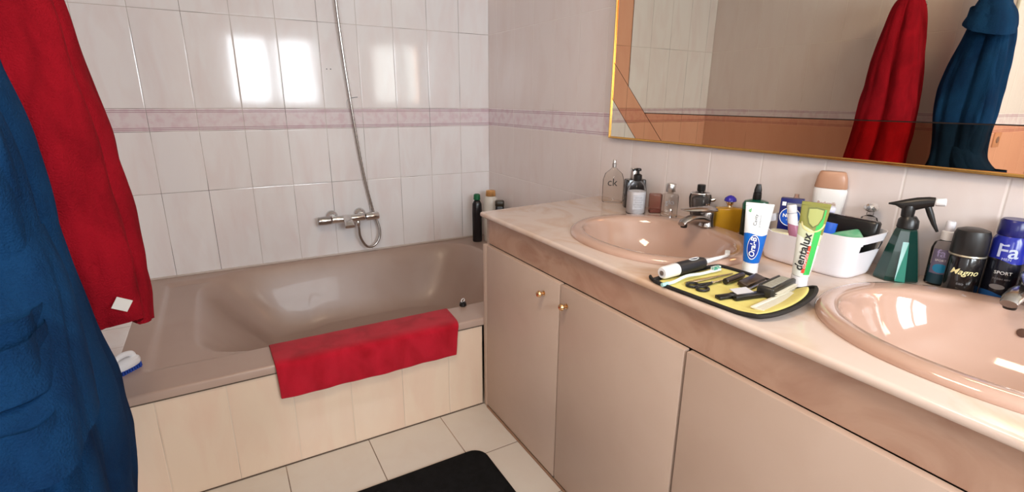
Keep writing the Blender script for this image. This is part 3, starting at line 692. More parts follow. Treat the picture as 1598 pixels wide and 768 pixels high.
def faucet(x, y, rz, label, lev):
    o = thing('basin_faucet', label, 'faucet', (x, y, 0.8685), rz)
    # local -x is the direction of the spout, over the bowl
    lathe('base', [(0.026, 0.0), (0.027, 0.004), (0.024, 0.010), (0.022, 0.03), (0.023, 0.045), (0.021, 0.052)], DCHROME, o, 28)
    sp = [((-0.004, 0, 0.022), 0.022, 0.018), ((-0.04, 0, 0.034), 0.020, 0.014), ((-0.08, 0, 0.037), 0.018, 0.011), ((-0.112, 0, 0.030), 0.016, 0.010), ((-0.122, 0, 0.022), 0.014, 0.007)]
    rings = []
    for (c, w, h) in sp:
        rings.append([Vector((c[0], c[1] + w * math.cos(t), c[2] + h * math.sin(t))) for t in [2 * PI * i / 20 for i in range(20)]])
    loft('spout', rings, DCHROME, o)
    lathe('aerator', [(0.010, 0), (0.011, 0.003), (0.011, 0.012)], BLACK, o, 18, xf=T(-0.110, 0, 0.010))
    # flat lever on top
    rings = []
    for q, w, h, zz in ((0.026, 0.018, 0.008, 0.056), (0.0, 0.025, 0.014, 0.058), (-0.035, 0.023, 0.010, 0.060), (-0.075, 0.017, 0.006, 0.061), (-0.098, 0.013, 0.003, 0.062)):
        rings.append([Vector((q, w * math.cos(t), zz + h * math.sin(t))) for t in [2 * PI * i / 16 for i in range(16)]])
    loft('lever', rings, DCHROME, o, xf=rotz(lev))
    tube('pop_up_rod', [(0.03, 0.0, -0.0005), (0.03, 0.0, 0.035)], 0.0025, CHROME, o, 8)
    return o
faucet(-0.125, -1.825, 0.0, 'chrome basin faucet on the washbasin nearer the bathtub', -0.25)
faucet(-0.078, -2.612, 0.0, 'chrome basin faucet on the washbasin beside the deodorant cans', 0.2)
k = thing('chain_stay', 'small chrome plug knob on the ledge of the washbasin nearer the bathtub', 'knob', (-0.128, -1.668, 0.8675))
lathe('stem', [(0.006, 0), (0.005, 0.004), (0.004, 0.014), (0.0065, 0.018), (0.0065, 0.030), (0.004, 0.033)], CHROME, k, 16)

# ------------------------------------------------------------------ mirror
mir = thing('wall_mirror', 'large wall mirror with copper-tinted border strips and a thin gold frame', 'mirror', (0, -1.19, 1.1256))
YM0, YM1, ZM0, ZM1 = -1.19, -3.55, 1.1256, 2.10
def ML(y, z, x=-0.02): return (x, y + 1.19, z - 1.1256)
def poly(name, pts, mat, parent, x=-0.02, th=0.005):
    bm = bmesh.new(); vs = [bm.verts.new(ML(y, z, x)) for y, z in pts]; f = bm.faces.new(vs)
    r = bmesh.ops.extrude_face_region(bm, geom=[f]); bmesh.ops.translate(bm, verts=[v for v in r['geom'] if isinstance(v, bmesh.types.BMVert)], vec=(th, 0, 0))
    return from_bm(name, bm, mat, parent)
Bw = 0.093
z1, y1 = ZM0 + 0.100, YM0 - Bw
ga = 0.003
o0 = (YM0, 1.280); o1 = (-1.345, ZM0); i0 = (YM0, 1.425); i1 = (-1.487, ZM0)      # the two diagonal seams
def on_in(y): return i0[1] + (i1[1] - i0[1]) * (y - i0[0]) / (i1[0] - i0[0])
def y_in(z): return i0[0] + (i1[0] - i0[0]) * (z - i0[1]) / (i1[1] - i0[1])
poly('mirror_pane', [(y1 - ga, ZM1), (y1 - ga, on_in(y1 - ga) + ga), (y_in(z1 + ga) - ga, z1 + ga), (YM1, z1 + ga), (YM1, ZM1)], MIRROR, mir)
poly('copper_strip', [(YM0, ZM1), (YM0, i0[1] + ga), (y1, on_in(y1) + ga), (y1, ZM1)], COPPER, mir)
poly('copper_strip', [(y_in(z1) - ga, z1), (i1[0] - ga, ZM0), (YM1, ZM0), (YM1, z1)], COPPER, mir)
poly('copper_strip', [i0, (YM0, o0[1] + ga), (o1[0] - ga, ZM0), i1], COPPER, mir)
poly('corner_pane', [(YM0, ZM0), (YM0, o0[1]), o1], MIRROR, mir)
box2('backing', ML(YM1, ZM0, -0.0155), ML(YM0, ZM1, -0.001), SEAM, mir)
bm = bmesh.new()
t = 0.008
def fb(ya, yb, za, zb): bm_box(bm, ML((ya + yb) / 2, (za + zb) / 2, -0.0135), (0.025, abs(ya - yb), abs(za - zb)), 0.002, 1)
fb(YM0 + t, YM0, ZM0 - t, ZM1 + t); fb(YM0, YM1, ZM0 - t, ZM0); fb(YM0, YM1, ZM1, ZM1 + t); fb(YM1, YM1 - t, ZM0 - t, ZM1 + t)
from_bm('frame', bm, GOLD, mir, True, 30)

# ------------------------------------------------------------------ light socket on the partition wall, reflected in the mirror
so = thing('wall_socket', 'small beige wall socket on the tiled wall round the corner from the robe', 'socket', (-2.22, WY, 1.085))
box2('plate', (-0.04, -0.008, -0.04), (0.04, -0.0003, 0.04), M('beige_socket_plastic', (0.62, 0.5, 0.4), 0.4), so, 0.003)
lathe('socket_well', [(0.018, 0.0), (0.018, 0.002)], GREYP, so, 20, xf=T(0, -0.008, 0) @ rotx(PI / 2))
# ceiling lamp body
cl = thing('ceiling_lamp', 'round white ceiling lamp above the middle of the bathroom floor', 'lamp', (LAMP[0], LAMP[1], CH - 0.0005))
lathe('lamp_base', [(0.24, 0.0), (0.24, -0.03), (0.22, -0.06)], WHITE, cl, 40)

# ------------------------------------------------------------------ floor mat
def matmesh():
    cx, cy, hx, hy = -1.235, -1.765, 0.435, 0.300
    rr = []
    def rrect(ins, z):
        out = []; r = 0.055
        for (sx, sy, a0) in ((1, 1, 0), (-1, 1, PI / 2), (-1, -1, PI), (1, -1, 1.5 * PI)):
            for k in range(7):
                a = a0 + PI / 2 * k / 6
                out.append(Vector((sx * (hx - r) + (r - ins) * math.cos(a), sy * (hy - r) + (r - ins) * math.sin(a), z)))
        return out
    for ins, z in ((0.004, 0), (0.0, 0.004), (0.001, 0.010), (0.006, 0.0135), (0.02, 0.0145), (0.035, 0.014)): rr.append(rrect(ins, z))
    o = loft('bath_mat', rr, MATB, None); o.location = (cx, cy, 0.0005); return o
tag(matmesh(), 'black bath mat with rounded corners on the cream tiled floor', 'mat')

# ================================================================== things on the countertop
ZC = 0.8501
# --- clear flask with "ck"
b = fitted('perfume_bottle', 'round-shouldered clear perfume bottle marked ck, nearest the bathtub', 'bottle', -0.060, -1.275, ZC)
lathe('bottle_body', [(0.040, 0), (0.044, 0.004), (0.045, 0.06), (0.044, 0.10), (0.036, 0.125), (0.016, 0.142), (0.009, 0.15)], CLEAR, b, 32, 1.0, 0.42)
lathe('cap', [(0.008, 0.151), (0.010, 0.152), (0.010, 0.166), (0.007, 0.168), (0.007, 0.180), (0.005, 0.183)], SILVER, b, 20)
lettering('ck', 0.046, DARKP, b, flat_surf(-0.020), -0.004, 0.088)
# --- dark square perfume with silver cap
b = fitted('perfume_bottle', 'black square perfume bottle with a silver cap behind the soap pump', 'bottle', -0.050, -1.395, ZC, 0.35)
lathe('bottle_body', [(0.040, 0), (0.042, 0.003), (0.042, 0.112), (0.039, 0.116), (0.014, 0.118)], M('black_smoked_glass', (0.015, 0.011, 0.010), 0.12, coat=0.4), b, 32, 1.0, 0.5, 7)
lathe('cap', [(0.014, 0.118), (0.0145, 0.120), (0.0145, 0.158), (0.0135, 0.160)], SILVER, b, 24, cx=-0.008)
# --- soap pump
b = fitted('soap_dispenser', 'clear soap pump bottle with white liquid soap and a black pump', 'soap dispenser', -0.130, -1.492, ZC)
lathe('bottle_body', [(0.034, 0), (0.037, 0.004), (0.037, 0.085), (0.034, 0.105), (0.024, 0.122), (0.013, 0.130), (0.013, 0.135)], CLEAR2, b, 36)
lathe('liquid_soap', [(0.033, 0.004), (0.0355, 0.008), (0.0355, 0.088)], M('white_liquid_soap', (0.92, 0.89, 0.87), 0.25), b, 36)
patch('label_patch', -0.012, 0.022, 0.030, 0.078, cyl_surf(0.037), M('pale_grey_label', (0.55, 0.56, 0.60), 0.5), b)
for i in range(5): lettering('soft white soap' if i % 2 else 'hand wash', 0.0062, GREYP, b, cyl_surf(0.037, 0.0008), 0.009, 0.068 - i * 0.009)
lathe('pump_collar', [(0.0155, 0.128), (0.016, 0.131), (0.0155, 0.150), (0.010, 0.154), (0.005, 0.155), (0.005, 0.166)], BLACK, b, 24)
lathe('pump_head', [(0.011, 0.166), (0.012, 0.168), (0.011, 0.174), (0.007, 0.176)], BLACK, b, 20)
tube('nozzle', [(0, 0, 0.171), (-0.012, -0.004, 0.171), (-0.020, -0.007, 0.168)], 0.0045, BLACK, b, 10)
# --- pink tinted box glass
b = fitted('glass_tumbler', 'small square pink-tinted glass bottle between the soap pump and the frosted perfume', 'glass', -0.050, -1.515, ZC, 0.2)
lathe('glass_body', [(0.026, 0), (0.028, 0.003), (0.028, 0.070), (0.026, 0.074)], PINKG, b, 32, 0.85, 0.6, 7)
lathe('glass_base', [(0.0255, 0.002), (0.0255, 0.012)], M('thick_pink_base', (0.40, 0.22, 0.19), 0.15, trans=0.2), b, 32, 0.85, 0.6, 7)
# --- "glo" perfume
b = fitted('perfume_bottle', 'flat clear perfume bottle lettered glo with a brushed silver cap', 'bottle', -0.060, -1.598, ZC)
lathe('bottle_body', [(0.026, 0), (0.029, 0.003), (0.029, 0.080), (0.026, 0.086), (0.010, 0.090), (0.008, 0.094)], CLEAR, b, 32, 1.05, 0.5, 5)
lathe('cap', [(0.0165, 0.095), (0.018, 0.097), (0.018, 0.124), (0.016, 0.127)], SILVER, b, 28, 0.95, 0.95)
lettering('glo', 0.028, GREYP, b, flat_surf(-0.015), 0.0, 0.058)
# --- ornate clear bottle behind the faucet
b = fitted('perfume_bottle', 'thick clear glass perfume bottle with a black cap behind the faucet', 'bottle', -0.060, -1.735, ZC)
lathe('bottle_body', [(0.020, 0), (0.024, 0.004), (0.029, 0.035), (0.036, 0.075), (0.038, 0.098), (0.034, 0.112), (0.020, 0.116), (0.012, 0.113), (0.010, 0.122)], SMOKE, b, 32, 1.0, 0.8)
lathe('inner_flask', [(0.014, 0.012), (0.020, 0.04), (0.028, 0.075), (0.028, 0.096), (0.014, 0.104)], M('mottled_flask', (0.40, 0.39, 0.39), 0.15, 0.6), b, 24, 1.0, 0.75)
tube('rim_ring', [(0.032 * math.cos(a), 0.026 * math.sin(a), 0.112) for a in [2 * PI * i / 24 for i in range(24)]], 0.0035, CHROME, b, 8, True)
lathe('cap', [(0.013, 0.120), (0.014, 0.122), (0.014, 0.141), (0.012, 0.143)], BLACK, b, 24)
lathe('side_spout', [(0.006, 0), (0.008, 0.012), (0.005, 0.018)], CHROME, b, 14, xf=T(0.034, 0, 0.088) @ roty(math.radians(70)))
b = fitted('perfume_bottle', 'narrow black bottle squeezed between the faucet and the amber perfume', 'bottle', -0.066, -1.775, ZC)
lathe('bottle_body', [(0.010, 0), (0.011, 0.002), (0.011, 0.066), (0.008, 0.070)], BLACK, b, 20, 1, 0.8, 5)
lathe('cap', [(0.008, 0.070), (0.008, 0.082)], CHROME, b, 16)
# --- amber perfume with the blue dome
b = fitted('perfume_bottle', 'square amber perfume bottle with a blue domed stopper', 'bottle', -0.048, -1.848, ZC, 0.25)
lathe('bottle_body', [(0.038, 0), (0.041, 0.003), (0.041, 0.070), (0.038, 0.078), (0.012, 0.082)], AMBER, b, 36, 1.12, 0.55, 5)
lathe('neck', [(0.010, 0.080), (0.008, 0.084), (0.008, 0.090), (0.012, 0.094), (0.012, 0.100)], M('gold_neck', (0.85, 0.6, 0.35), 0.15, 1.0), b, 24)
lathe('stopper', [(0.017, 0.101), (0.020, 0.103), (0.018, 0.112), (0.010, 0.119), (0.002, 0.122)], M('deep_blue_stopper', (0.03, 0.02, 0.30), 0.12), b, 28)
# --- green glass atomiser
b = fitted('perfume_bottle', 'dark green cologne bottle with a black spray top', 'bottle', -0.062, -1.952, ZC)
lathe('bottle_body', [(0.036, 0), (0.038, 0.003), (0.039, 0.095)], GREENB, b, 36, 1.0, 0.6, 3, cap1=False)
lathe('bottle_shoulder', [(0.039, 0.095), (0.039, 0.112), (0.034, 0.122), (0.015, 0.127), (0.010, 0.128)], GREENG, b, 36, 1.0, 0.6, 3, cap0=False)
lathe('spray_collar', [(0.012, 0.127), (0.013, 0.130), (0.012, 0.148), (0.009, 0.150)], BLACK, b, 20)
loft('spray_head', [sring(0, 0, a, b_, z, 20, 4) for a, b_, z in ((0.011, 0.010, 0.150), (0.011, 0.010, 0.158), (0.0075, 0.008, 0.172), (0.007, 0.007, 0.175))], BLACK, b)

# --- toothpaste tubes standing on their caps
def paste_tube(label, x, y, H, capH, capR, wtop, mat, capmat, extra, lean):
    o = fitted('toothpaste_tube', label, 'toothpaste', x, y, ZC, extra)
    G = T(0, 0, 0) @ roty(lean)
    lathe('cap', [(capR * 0.98, 0), (capR, 0.002), (capR * 0.97, capH)], capmat, o, 32)
    n = 40; rings = []
    r0 = capR * 1.02
    for k in range(15):
        f = k / 14; z = capH + 0.0005 + (H - capH) * f
        a = r0 + (wtop / 2 - r0) * f ** 0.85; bb = max(0.0016, r0 * (1 - f ** 1.25) * 1.05)
        rings.append([G @ v for v in sring(0, 0, a, bb, z, n, 2.0)])
    rings.insert(0, [G @ v for v in sring(0, 0, r0 * 0.6, r0 * 0.6, capH - 0.0005, n)])
    body = loft('tube_body', rings, mat, o)
    def surf(u, v, e=0.0006):
        f = max(0, min(1, (v - capH) / (H - capH)))
        a = r0 + (wtop / 2 - r0) * f ** 0.85; bb = max(0.0016, r0 * (1 - f ** 1.25) * 1.05)
        q = max(-0.98, min(0.98, u / a)); yy = -bb * math.sqrt(1 - q * q) - e
        return tuple(G @ Vector((u, yy, v)))
    box('crimp', tuple(G @ Vector((0, 0, H - 0.004))), (wtop * 0.995, 0.0038, 0.008), mat, o, 0.0008, 1, G.to_3x3())
    return o, surf
OB = split_mat('blue_and_white_tube_print', [(0.005, 0.13, 0.55), (0.78, 0.80, 0.82)], [0.104], 0.25, wave=0.006, wf=80, slope=-0.22)
o, sf = paste_tube('blue and white toothpaste tube standing on its cap beside the yellow case', -0.374, -2.168, 0.181, 0.031, 0.0190, 0.064, OB, WHITE, 0.0, 0.012)
disc('blue_oval', -0.0005, 0.072, 0.0125, 0.030, sf, M('deep_blue_oval', (0.004, 0.03, 0.28), 0.3), o)
disc('white_outline', -0.0005, 0.072, 0.0135, 0.031, lambda u, v: sf(u, v, 0.0009), WHITEP, o, 0.93)
lettering('Oral-B', 0.0180, WHITEP, o, lambda u, v: sf(u, v, 0.0011), -0.001, 0.072, PI / 2, 0.15, bold=0.0004)
lettering('Cavity', 0.011, DARKP, o, sf, -0.004, 0.140, PI / 2, 0)
lettering('protection', 0.007, GREYP, o, sf, 0.006, 0.138, PI / 2, 0)
lettering('d', 0.012, GREENL, o, sf, -0.020, 0.162, 0, 0, bold=0.0004)
DX = split_mat('olive_and_green_tube_print', [(0.76, 0.78, 0.72), (0.60, 0.64, 0.42), (0.25, 0.25, 0.06)], [0.118, 0.145], 0.25, wave=0.0, slope=0.5)
o, sf = paste_tube('green and white toothpaste tube standing in front of the white basket', -0.360, -2.288, 0.203, 0.030, 0.0185, 0.058, DX, WHITE, 0.0, 0.040)
patch('green_stripe', 0.0045, 0.036, 0.0165, 0.190, lambda u, v: sf(u + (v - 0.03) * 0.040, v, 0.0006), M('leaf_green_print', (0.05, 0.50, 0.10), 0.3), o, 6, 20)
patch('red_stripe', -0.001, 0.040, 0.0055, 0.105, lambda u, v: sf(u + (v - 0.03) * 0.04, v, 0.0008), M('red_print', (0.75, 0.07, 0.03), 0.35), o, 3, 10)
lettering('dentalux', 0.0250, DARKP, o, lambda u, v: sf(u, v, 0.0013), -0.0052, 0.088, PI / 2 - 0.05, 0.12, bold=0.0006)
lettering('COMPLEX 3', 0.008, WHITEP, o, lambda u, v: sf(u, v, 0.0016), 0.0040, 0.072, PI / 2 - 0.04, 0.1)
# shield on the upper part
def shield(rs, m_, e):
    pts = [(-1, 1), (0, 1.12), (1, 1), (0.95, 0.0), (0.6, -0.75), (0, -1.15), (-0.6, -0.75), (-0.95, 0.0)]
    vs = [sf(0.003, 0.170, e)] + [sf(0.003 + x * 0.0165 * rs, 0.170 + z * 0.021 * rs, e) for x, z in pts]
    mesh('shield_emblem', vs, [(0, i + 1, (i + 1) % 8 + 1) for i in range(8)], m_, o)
shield(1.0, M('olive_dark_print', (0.14, 0.16, 0.04), 0.4), 0.0011); shield(0.86, M('olive_light_print', (0.40, 0.43, 0.14), 0.4), 0.0014)
disc('swoosh', 0.002, 0.158, 0.024, 0.022, lambda u, v: sf(u, min(v, 0.158 + 0.0), 0.0009), M('pale_yellow_print', (0.72, 0.65, 0.30), 0.4), o, 0.86)

# ------------------------------------------------------------------ white basket and its contents
BC = (-0.156, -2.205)
bk = thing('storage_basket', 'white plastic storage basket with oval grip holes in its raised ends', 'basket', (BC[0], BC[1], ZC))
def basket():
    n = 96; bx, by = 0.068, 0.116; tx, ty = 0.093, 0.138; H = 0.113
    def ring(f, ins, zf=None):
        out = []
        for i in range(n):
            t = 2 * PI * i / n; p = 5.0
            a = bx + (tx - bx) * f - ins; b_ = by + (ty - by) * f - ins
            c, s = math.cos(t), math.sin(t)
            x = a * math.copysign(abs(c) ** (2 / p), c); y = b_ * math.copysign(abs(s) ** (2 / p), s)
            # rim is high at the two ends (+-y) and dips along the long sides
            w = y / ty; e = 1 - smooth(-0.42, -0.08, w) * (1 - smooth(0.50, 0.86, w))
            top = H * (0.76 + 0.24 * e)
            out.append(Vector((x, y, (top * f) if zf is None else zf)))
        return out
    R = [ring(0.0, 0.006, 0.0), ring(0.0, 0.001, 0.003)]
    fs_ = [0.08, 0.2, 0.35, 0.5, 0.60, 0.62, 0.70, 0.78, 0.82, 0.84, 0.92, 1.0]
    R += [ring(f, 0) for f in fs_]
    R += [ring(1.0, 0.003)] + [ring(f, 0.003) for f in reversed(fs_)] + [ring(0.0, 0.005, 0.005)]
    bm = bmesh.new(); V = [[bm.verts.new(v) for v in r] for r in R]
    for a, b in zip(V, V[1:]):
        for i in range(n):
            j = (i + 1) % n
            q = (a[i], a[j], b[j], b[i]); c = sum((v.co for v in q), Vector()) / 4
            # grip holes in the two ends
            if abs(c.y) > 0.10 and abs(c.x) < 0.048 and 0.0695 < c.z < 0.0935: continue
            bm.faces.new(q)
    bm.faces.new(list(reversed(V[0]))); bm.faces.new(V[-1])
    return from_bm('basket_body', bm, M('white_basket_plastic', (0.86, 0.84, 0.87), 0.32), bk, True, 60)
basket()
# black toiletry pouch standing at the back of the basket
pc = thing('toiletry_pouch', 'black pouch standing open along the back of the white basket', 'pouch', (-0.100, -2.248, ZC + 0.006), 0.0)
loft('pouch_body', [sring(0, 0, a, b_, z, 40, 5) for a, b_, z in ((0.012, 0.058, 0), (0.015, 0.062, 0.004), (0.018, 0.070, 0.08), (0.016, 0.073, 0.122), (0.012, 0.071, 0.127))], BLACK, pc)
tube('zipper', [(-0.004, -0.065, 0.1285), (-0.004, 0.065, 0.1285)], 0.002, SILVER, pc, 6)
# tan-capped lotion bottle
lo_ = thing('lotion_bottle', 'tall white lotion bottle with a tan cap standing behind the basket', 'bottle', (-0.026, -2.148, ZC), -1.25); lo_.scale = (1, 1, 1.11)
rings = [sring(0, 0, a, b_, z, 40, 2.4) for a, b_, z in ((0.024, 0.014, 0), (0.027, 0.016, 0.004), (0.030, 0.018, 0.06), (0.037, 0.019, 0.11), (0.041, 0.019, 0.148), (0.042, 0.018, 0.165), (0.040, 0.017, 0.170))]
loft('bottle_body', rings, M('white_lotion_bottle', (0.78, 0.75, 0.72), 0.3), lo_)
loft('cap', [sring(0, 0, a, b_, z, 40, 2.6) for a, b_, z in ((0.0395, 0.0175, 0.1705), (0.041, 0.018, 0.173), (0.037, 0.017, 0.198), (0.032, 0.015, 0.211), (0.029, 0.013, 0.213))], BROWNC, lo_)
lettering('Bodymilk', 0.0125, BROWNC, lo_, flat_surf(-0.0192), 0.0, 0.133)
lettering('va', 0.020, DARKP, lo_, flat_surf(-0.0196), -0.021, 0.112, PI / 2)
for k, (dx, dz, a) in enumerate(((0.006, 0.078, 0.5), (0.010, 0.072, 0.1), (0.008, 0.066, -0.3))):
    disc('petal_print', dx, dz, 0.011, 0.0035, flat_surf(-0.0192), GREYP, lo_)
# navy carton
nv = fitted('cream_box', 'navy blue cream box with a round emblem at the bathtub end of the basket', 'box', -0.118, -2.100, ZC + 0.014, -0.05)
box2('carton', (-0.029, -0.012, 0), (0.029, 0.012, 0.146), NAVY, nv, 0.001)
disc('round_emblem', 0.0, 0.094, 0.026, 0.026, flat_surf(-0.012), BLUEC, nv)
disc('emblem_ring', 0.0, 0.094, 0.0268, 0.0268, flat_surf(-0.0124), WHITEP, nv, 0.93)
lettering('NIVEA', 0.0135, WHITEP, nv, flat_surf(-0.0130), 0.0, 0.097, bold=0.0006)
lettering('CREME', 0.006, WHITEP, nv, flat_surf(-0.0130), 0.0, 0.085)
patch('silver_bar', -0.012, 0.126, 0.028, 0.134, flat_surf(-0.0123), GREYP, nv, 2, 2)
patch('white_square', -0.024, 0.125, -0.014, 0.136, flat_surf(-0.0126), WHITEP, nv, 2, 2)
# round white jar lid and squeezed tubes lying in the basket
def lie(o, G):
    return G
jr = fitted('cream_tube', 'white cream tube leaning against the navy box with its flip cap up', 'tube', -0.184, -2.172, ZC + 0.006, 0.0)
G = T(0, 0, 0) @ roty(-0.20) @ rotx(-0.12)
loft('tube_body', [[G @ v for v in sring(0, 0, a, b_, z, 28, 2.2)] for a, b_, z in ((0.013, 0.003, 0.004), (0.014, 0.007, 0.03), (0.013, 0.011, 0.08), (0.012, 0.012, 0.128))], split_mat('pink_and_white_tube', [(0.42, 0.16, 0.24), (0.80, 0.78, 0.80)], [0.093], 0.3, slope=0.2), jr)
loft('cap', [[G @ v for v in sring(0, 0, a, b_, z, 28, 2.2)] for a, b_, z in ((0.011, 0.011, 0.129), (0.0125, 0.0125, 0.131), (0.012, 0.012, 0.150), (0.010, 0.010, 0.152))], WHITE, jr)
rz_ = fitted('shaving_razor', 'white razor with a wide head leaning on the navy box', 'razor', -0.150, -2.180, ZC + 0.006, 0.0)
G = roty(0.12) @ rotx(-0.10)
tube('handle', [G @ Vector(q) for q in ((0, 0, 0.003), (0, 0.002, 0.06), (0, 0, 0.110), (0.003, -0.006, 0.140))], 0.006, WHITE, rz_, 12)
loft('razor_head', [[G @ T(0.004, -0.010, 0.146) @ roty(PI / 2) @ v for v in sring(0, 0, 0.0085 * q, 0.011 * q, z, 20, 3)] for q, z in ((0.7, -0.027), (1, -0.024), (1, 0.024), (0.7, 0.027))], M('lilac_white_plastic', (0.66, 0.64, 0.80), 0.25), rz_)
bt = fitted('cream_tube', 'small bright blue tube standing in the basket behind the green toothpaste', 'tube', -0.172, -2.226, ZC + 0.006, 0.0)
G = roty(0.10)
loft('tube_body', [[G @ v for v in sring(0, 0, a, b_, z, 28, 2.2)] for a, b_, z in ((0.012, 0.011, 0.02), (0.014, 0.011, 0.03), (0.016, 0.007, 0.09), (0.0165, 0.002, 0.118))], BLUEC, bt)
loft('cap', [[G @ v for v in sring(0, 0, a, a, z, 28)] for a, z in ((0.012, 0.0), (0.0125, 0.002), (0.012, 0.019))], WHITE, bt)
lettering('A', 0.014, WHITEP, bt, lambda u, v: tuple(G @ Vector((u, -0.0105, v))), 0.002, 0.085)
gp = thing('soap_packet', 'pale green soap packet lying tilted in the basket', 'packet', (-0.160, -2.272, ZC + 0.074), -0.9)
bm = bmesh.new(); bm_box(bm, (0, 0, 0.012), (0.080, 0.050, 0.026), 0.008, 3, Euler((0.30, -0.28, 0)).to_matrix())
from_bm('wrapper', bm, noise_mat('green_wrapper', (0.10, 0.40, 0.20), (0.32, 0.60, 0.40), 25, 0.3, 2), gp, True, 40)
gq = thing('toothbrush_case', 'grey green travel case lying under the soap packet in the basket', 'case', (-0.160, -2.272, ZC + 0.0063), -0.1)
loft('case_body', [sring(0, 0, a, b_, z, 32, 3.5) for a, b_, z in ((0.018, 0.030, 0), (0.023, 0.034, 0.006), (0.025, 0.036, 0.060), (0.020, 0.032, 0.070))], noise_mat('grey_green_plastic', (0.25, 0.32, 0.28), (0.20, 0.26, 0.23), 8, 0.35), gq)
yl = thing('cotton_pack', 'pale yellow cotton pad pack at the bathtub end of the basket', 'pack', (-0.186, -2.122, ZC + 0.0063), 0.2)
loft('pack_body', [sring(0, 0, a, b_, z, 32, 2.6) for a, b_, z in ((0.022, 0.030, 0), (0.028, 0.034, 0.01), (0.029, 0.034, 0.055), (0.020, 0.026, 0.072))], noise_mat('cream_yellow_pack', (0.66, 0.60, 0.38), (0.60, 0.56, 0.42), 12, 0.5), yl)
# little glass stoppers against the wall behind the basket
b = fitted('perfume_bottle', 'clear bottle with a faceted round stopper against the wall behind the basket', 'bottle', -0.030, -2.262, ZC)
lathe('bottle_body', [(0.020, 0), (0.022, 0.003), (0.022, 0.115), (0.018, 0.127), (0.008, 0.133), (0.008, 0.141)], CLEAR, b, 28)
bm = bmesh.new(); bmesh.ops.create_icosphere(bm, subdivisions=2, radius=0.016); bmesh.ops.scale(bm, verts=bm.verts, vec=(1.15, 1.15, 0.8)); bmesh.ops.translate(bm, verts=bm.verts, vec=(0, 0, 0.154))
from_bm('stopper', bm, M('cut_crystal', (0.80, 0.78, 0.77), 0.06, 0.75), b)
b = fitted('perfume_bottle', 'clear bottle with a spray nozzle half hidden behind the navy box', 'bottle', -0.030, -2.058, ZC)
lathe('bottle_body', [(0.017, 0), (0.019, 0.003), (0.019, 0.115), (0.015, 0.125), (0.007, 0.130)], CLEAR, b, 28)
lathe('spray_top', [(0.007, 0.131), (0.009, 0.132), (0.009, 0.146), (0.006, 0.150), (0.006, 0.158)], thin_glass('pinkish_clear_plastic', (0.95, 0.82, 0.76), 0.06, 2.0), b, 18)

# ------------------------------------------------------------------ trigger spray bottle
b = fitted('spray_bottle', 'dark green faceted trigger spray bottle to the near side of the white basket', 'spray bottle', -0.090, -2.374, ZC, 0.0)
n = 8; prof = [(0.047, 0), (0.050, 0.004), (0.049, 0.012), (0.036, 0.075), (0.0245, 0.125), (0.022, 0.130)]
DG = M('dark_green_plastic', (0.008, 0.035, 0.028), 0.12, coat=0.5)
loft('bottle_body', [sring(0, 0, r, r * 0.8, z, n, 2.0, PI / 8) for r, z in prof], DG, b, smooth=False)
mesh('light_facet', [(-0.001, -0.0475, 0.006), (0.019, -0.0440, 0.006), (0.0105, -0.0238, 0.100), (-0.001, -0.0252, 0.100)], [(0, 1, 2, 3)], M('glassy_teal_facet', (0.03, 0.20, 0.15), 0.08), b)
lathe('collar', [(0.020, 0.130), (0.022, 0.132), (0.021, 0.150), (0.014, 0.160)], BLACK, b, 28)
H_ = [((-0.046, 0.185), 0.002), ((-0.032, 0.187), 0.005), ((-0.015, 0.186), 0.013), ((0.006, 0.190), 0.016), ((0.028, 0.197), 0.013), ((0.040, 0.199), 0.011)]
rings = [[Vector((c[0], 0.010 * math.cos(t) * min(1, r / 0.008), c[1] + r * math.sin(t))) for t in [2 * PI * i / 20 for i in range(20)]] for c, r in H_]
loft('spray_head', rings, BLACK, b)
lathe('neck_stem', [(0.013, 0.158), (0.014, 0.175), (0.012, 0.185)], BLACK, b, 20, cx=-0.005)
tube('trigger', [(0.030, 0, 0.186), (0.038, 0, 0.168), (0.047, 0, 0.148), (0.057, 0, 0.130)], 0.005, BLACK, b, 10, radii=[0.007, 0.007, 0.005, 0.003])
lathe('nozzle', [(0.008, 0), (0.0095, 0.002), (0.0095, 0.018), (0.007, 0.020)], WHITE, b, 20, xf=T(0.041, 0, 0.199) @ roty(PI / 2 + -0.1))
# ------------------------------------------------------------------ clear pump spray
b = fitted('body_spray_bottle', 'small clear spray bottle with a blue print and white top', 'bottle', -0.042, -2.440, ZC)
lathe('bottle_body', [(0.022, 0), (0.025, 0.003), (0.025, 0.088), (0.021, 0.102), (0.012, 0.108), (0.011, 0.112)], CLEAR2, b, 32)
lathe('liquid', [(0.0215, 0.004), (0.0235, 0.007), (0.0235, 0.045)], M('blue_grey_liquid', (0.06, 0.16, 0.22), 0.2, trans=0.3), b, 32)
patch('label_patch', -0.020, 0.030, 0.018, 0.090, cyl_surf(0.025), M('purple_grey_label', (0.17, 0.15, 0.24), 0.4), b)
disc('blue_emblem', 0.0, 0.044, 0.014, 0.011, cyl_surf(0.025, 0.0009), M('sky_blue_print', (0.02, 0.26, 0.50), 0.3), b)
lettering('fa', 0.026, M('lilac_print', (0.40, 0.36, 0.62), 0.4), b, cyl_surf(0.025, 0.0009), -0.003, 0.080)
lettering('SPORT', 0.007, WHITEP, b, cyl_surf(0.025, 0.0009), -0.002, 0.063)
lathe('pump_collar', [(0.0125, 0.110), (0.013, 0.112), (0.013, 0.130), (0.009, 0.132)], WHITE, b, 24)
lathe('pump_head', [(0.009, 0.132), (0.0095, 0.134), (0.0095, 0.152), (0.008, 0.155)], M('frosted_white_plastic', (0.70, 0.68, 0.72), 0.25), b, 24)
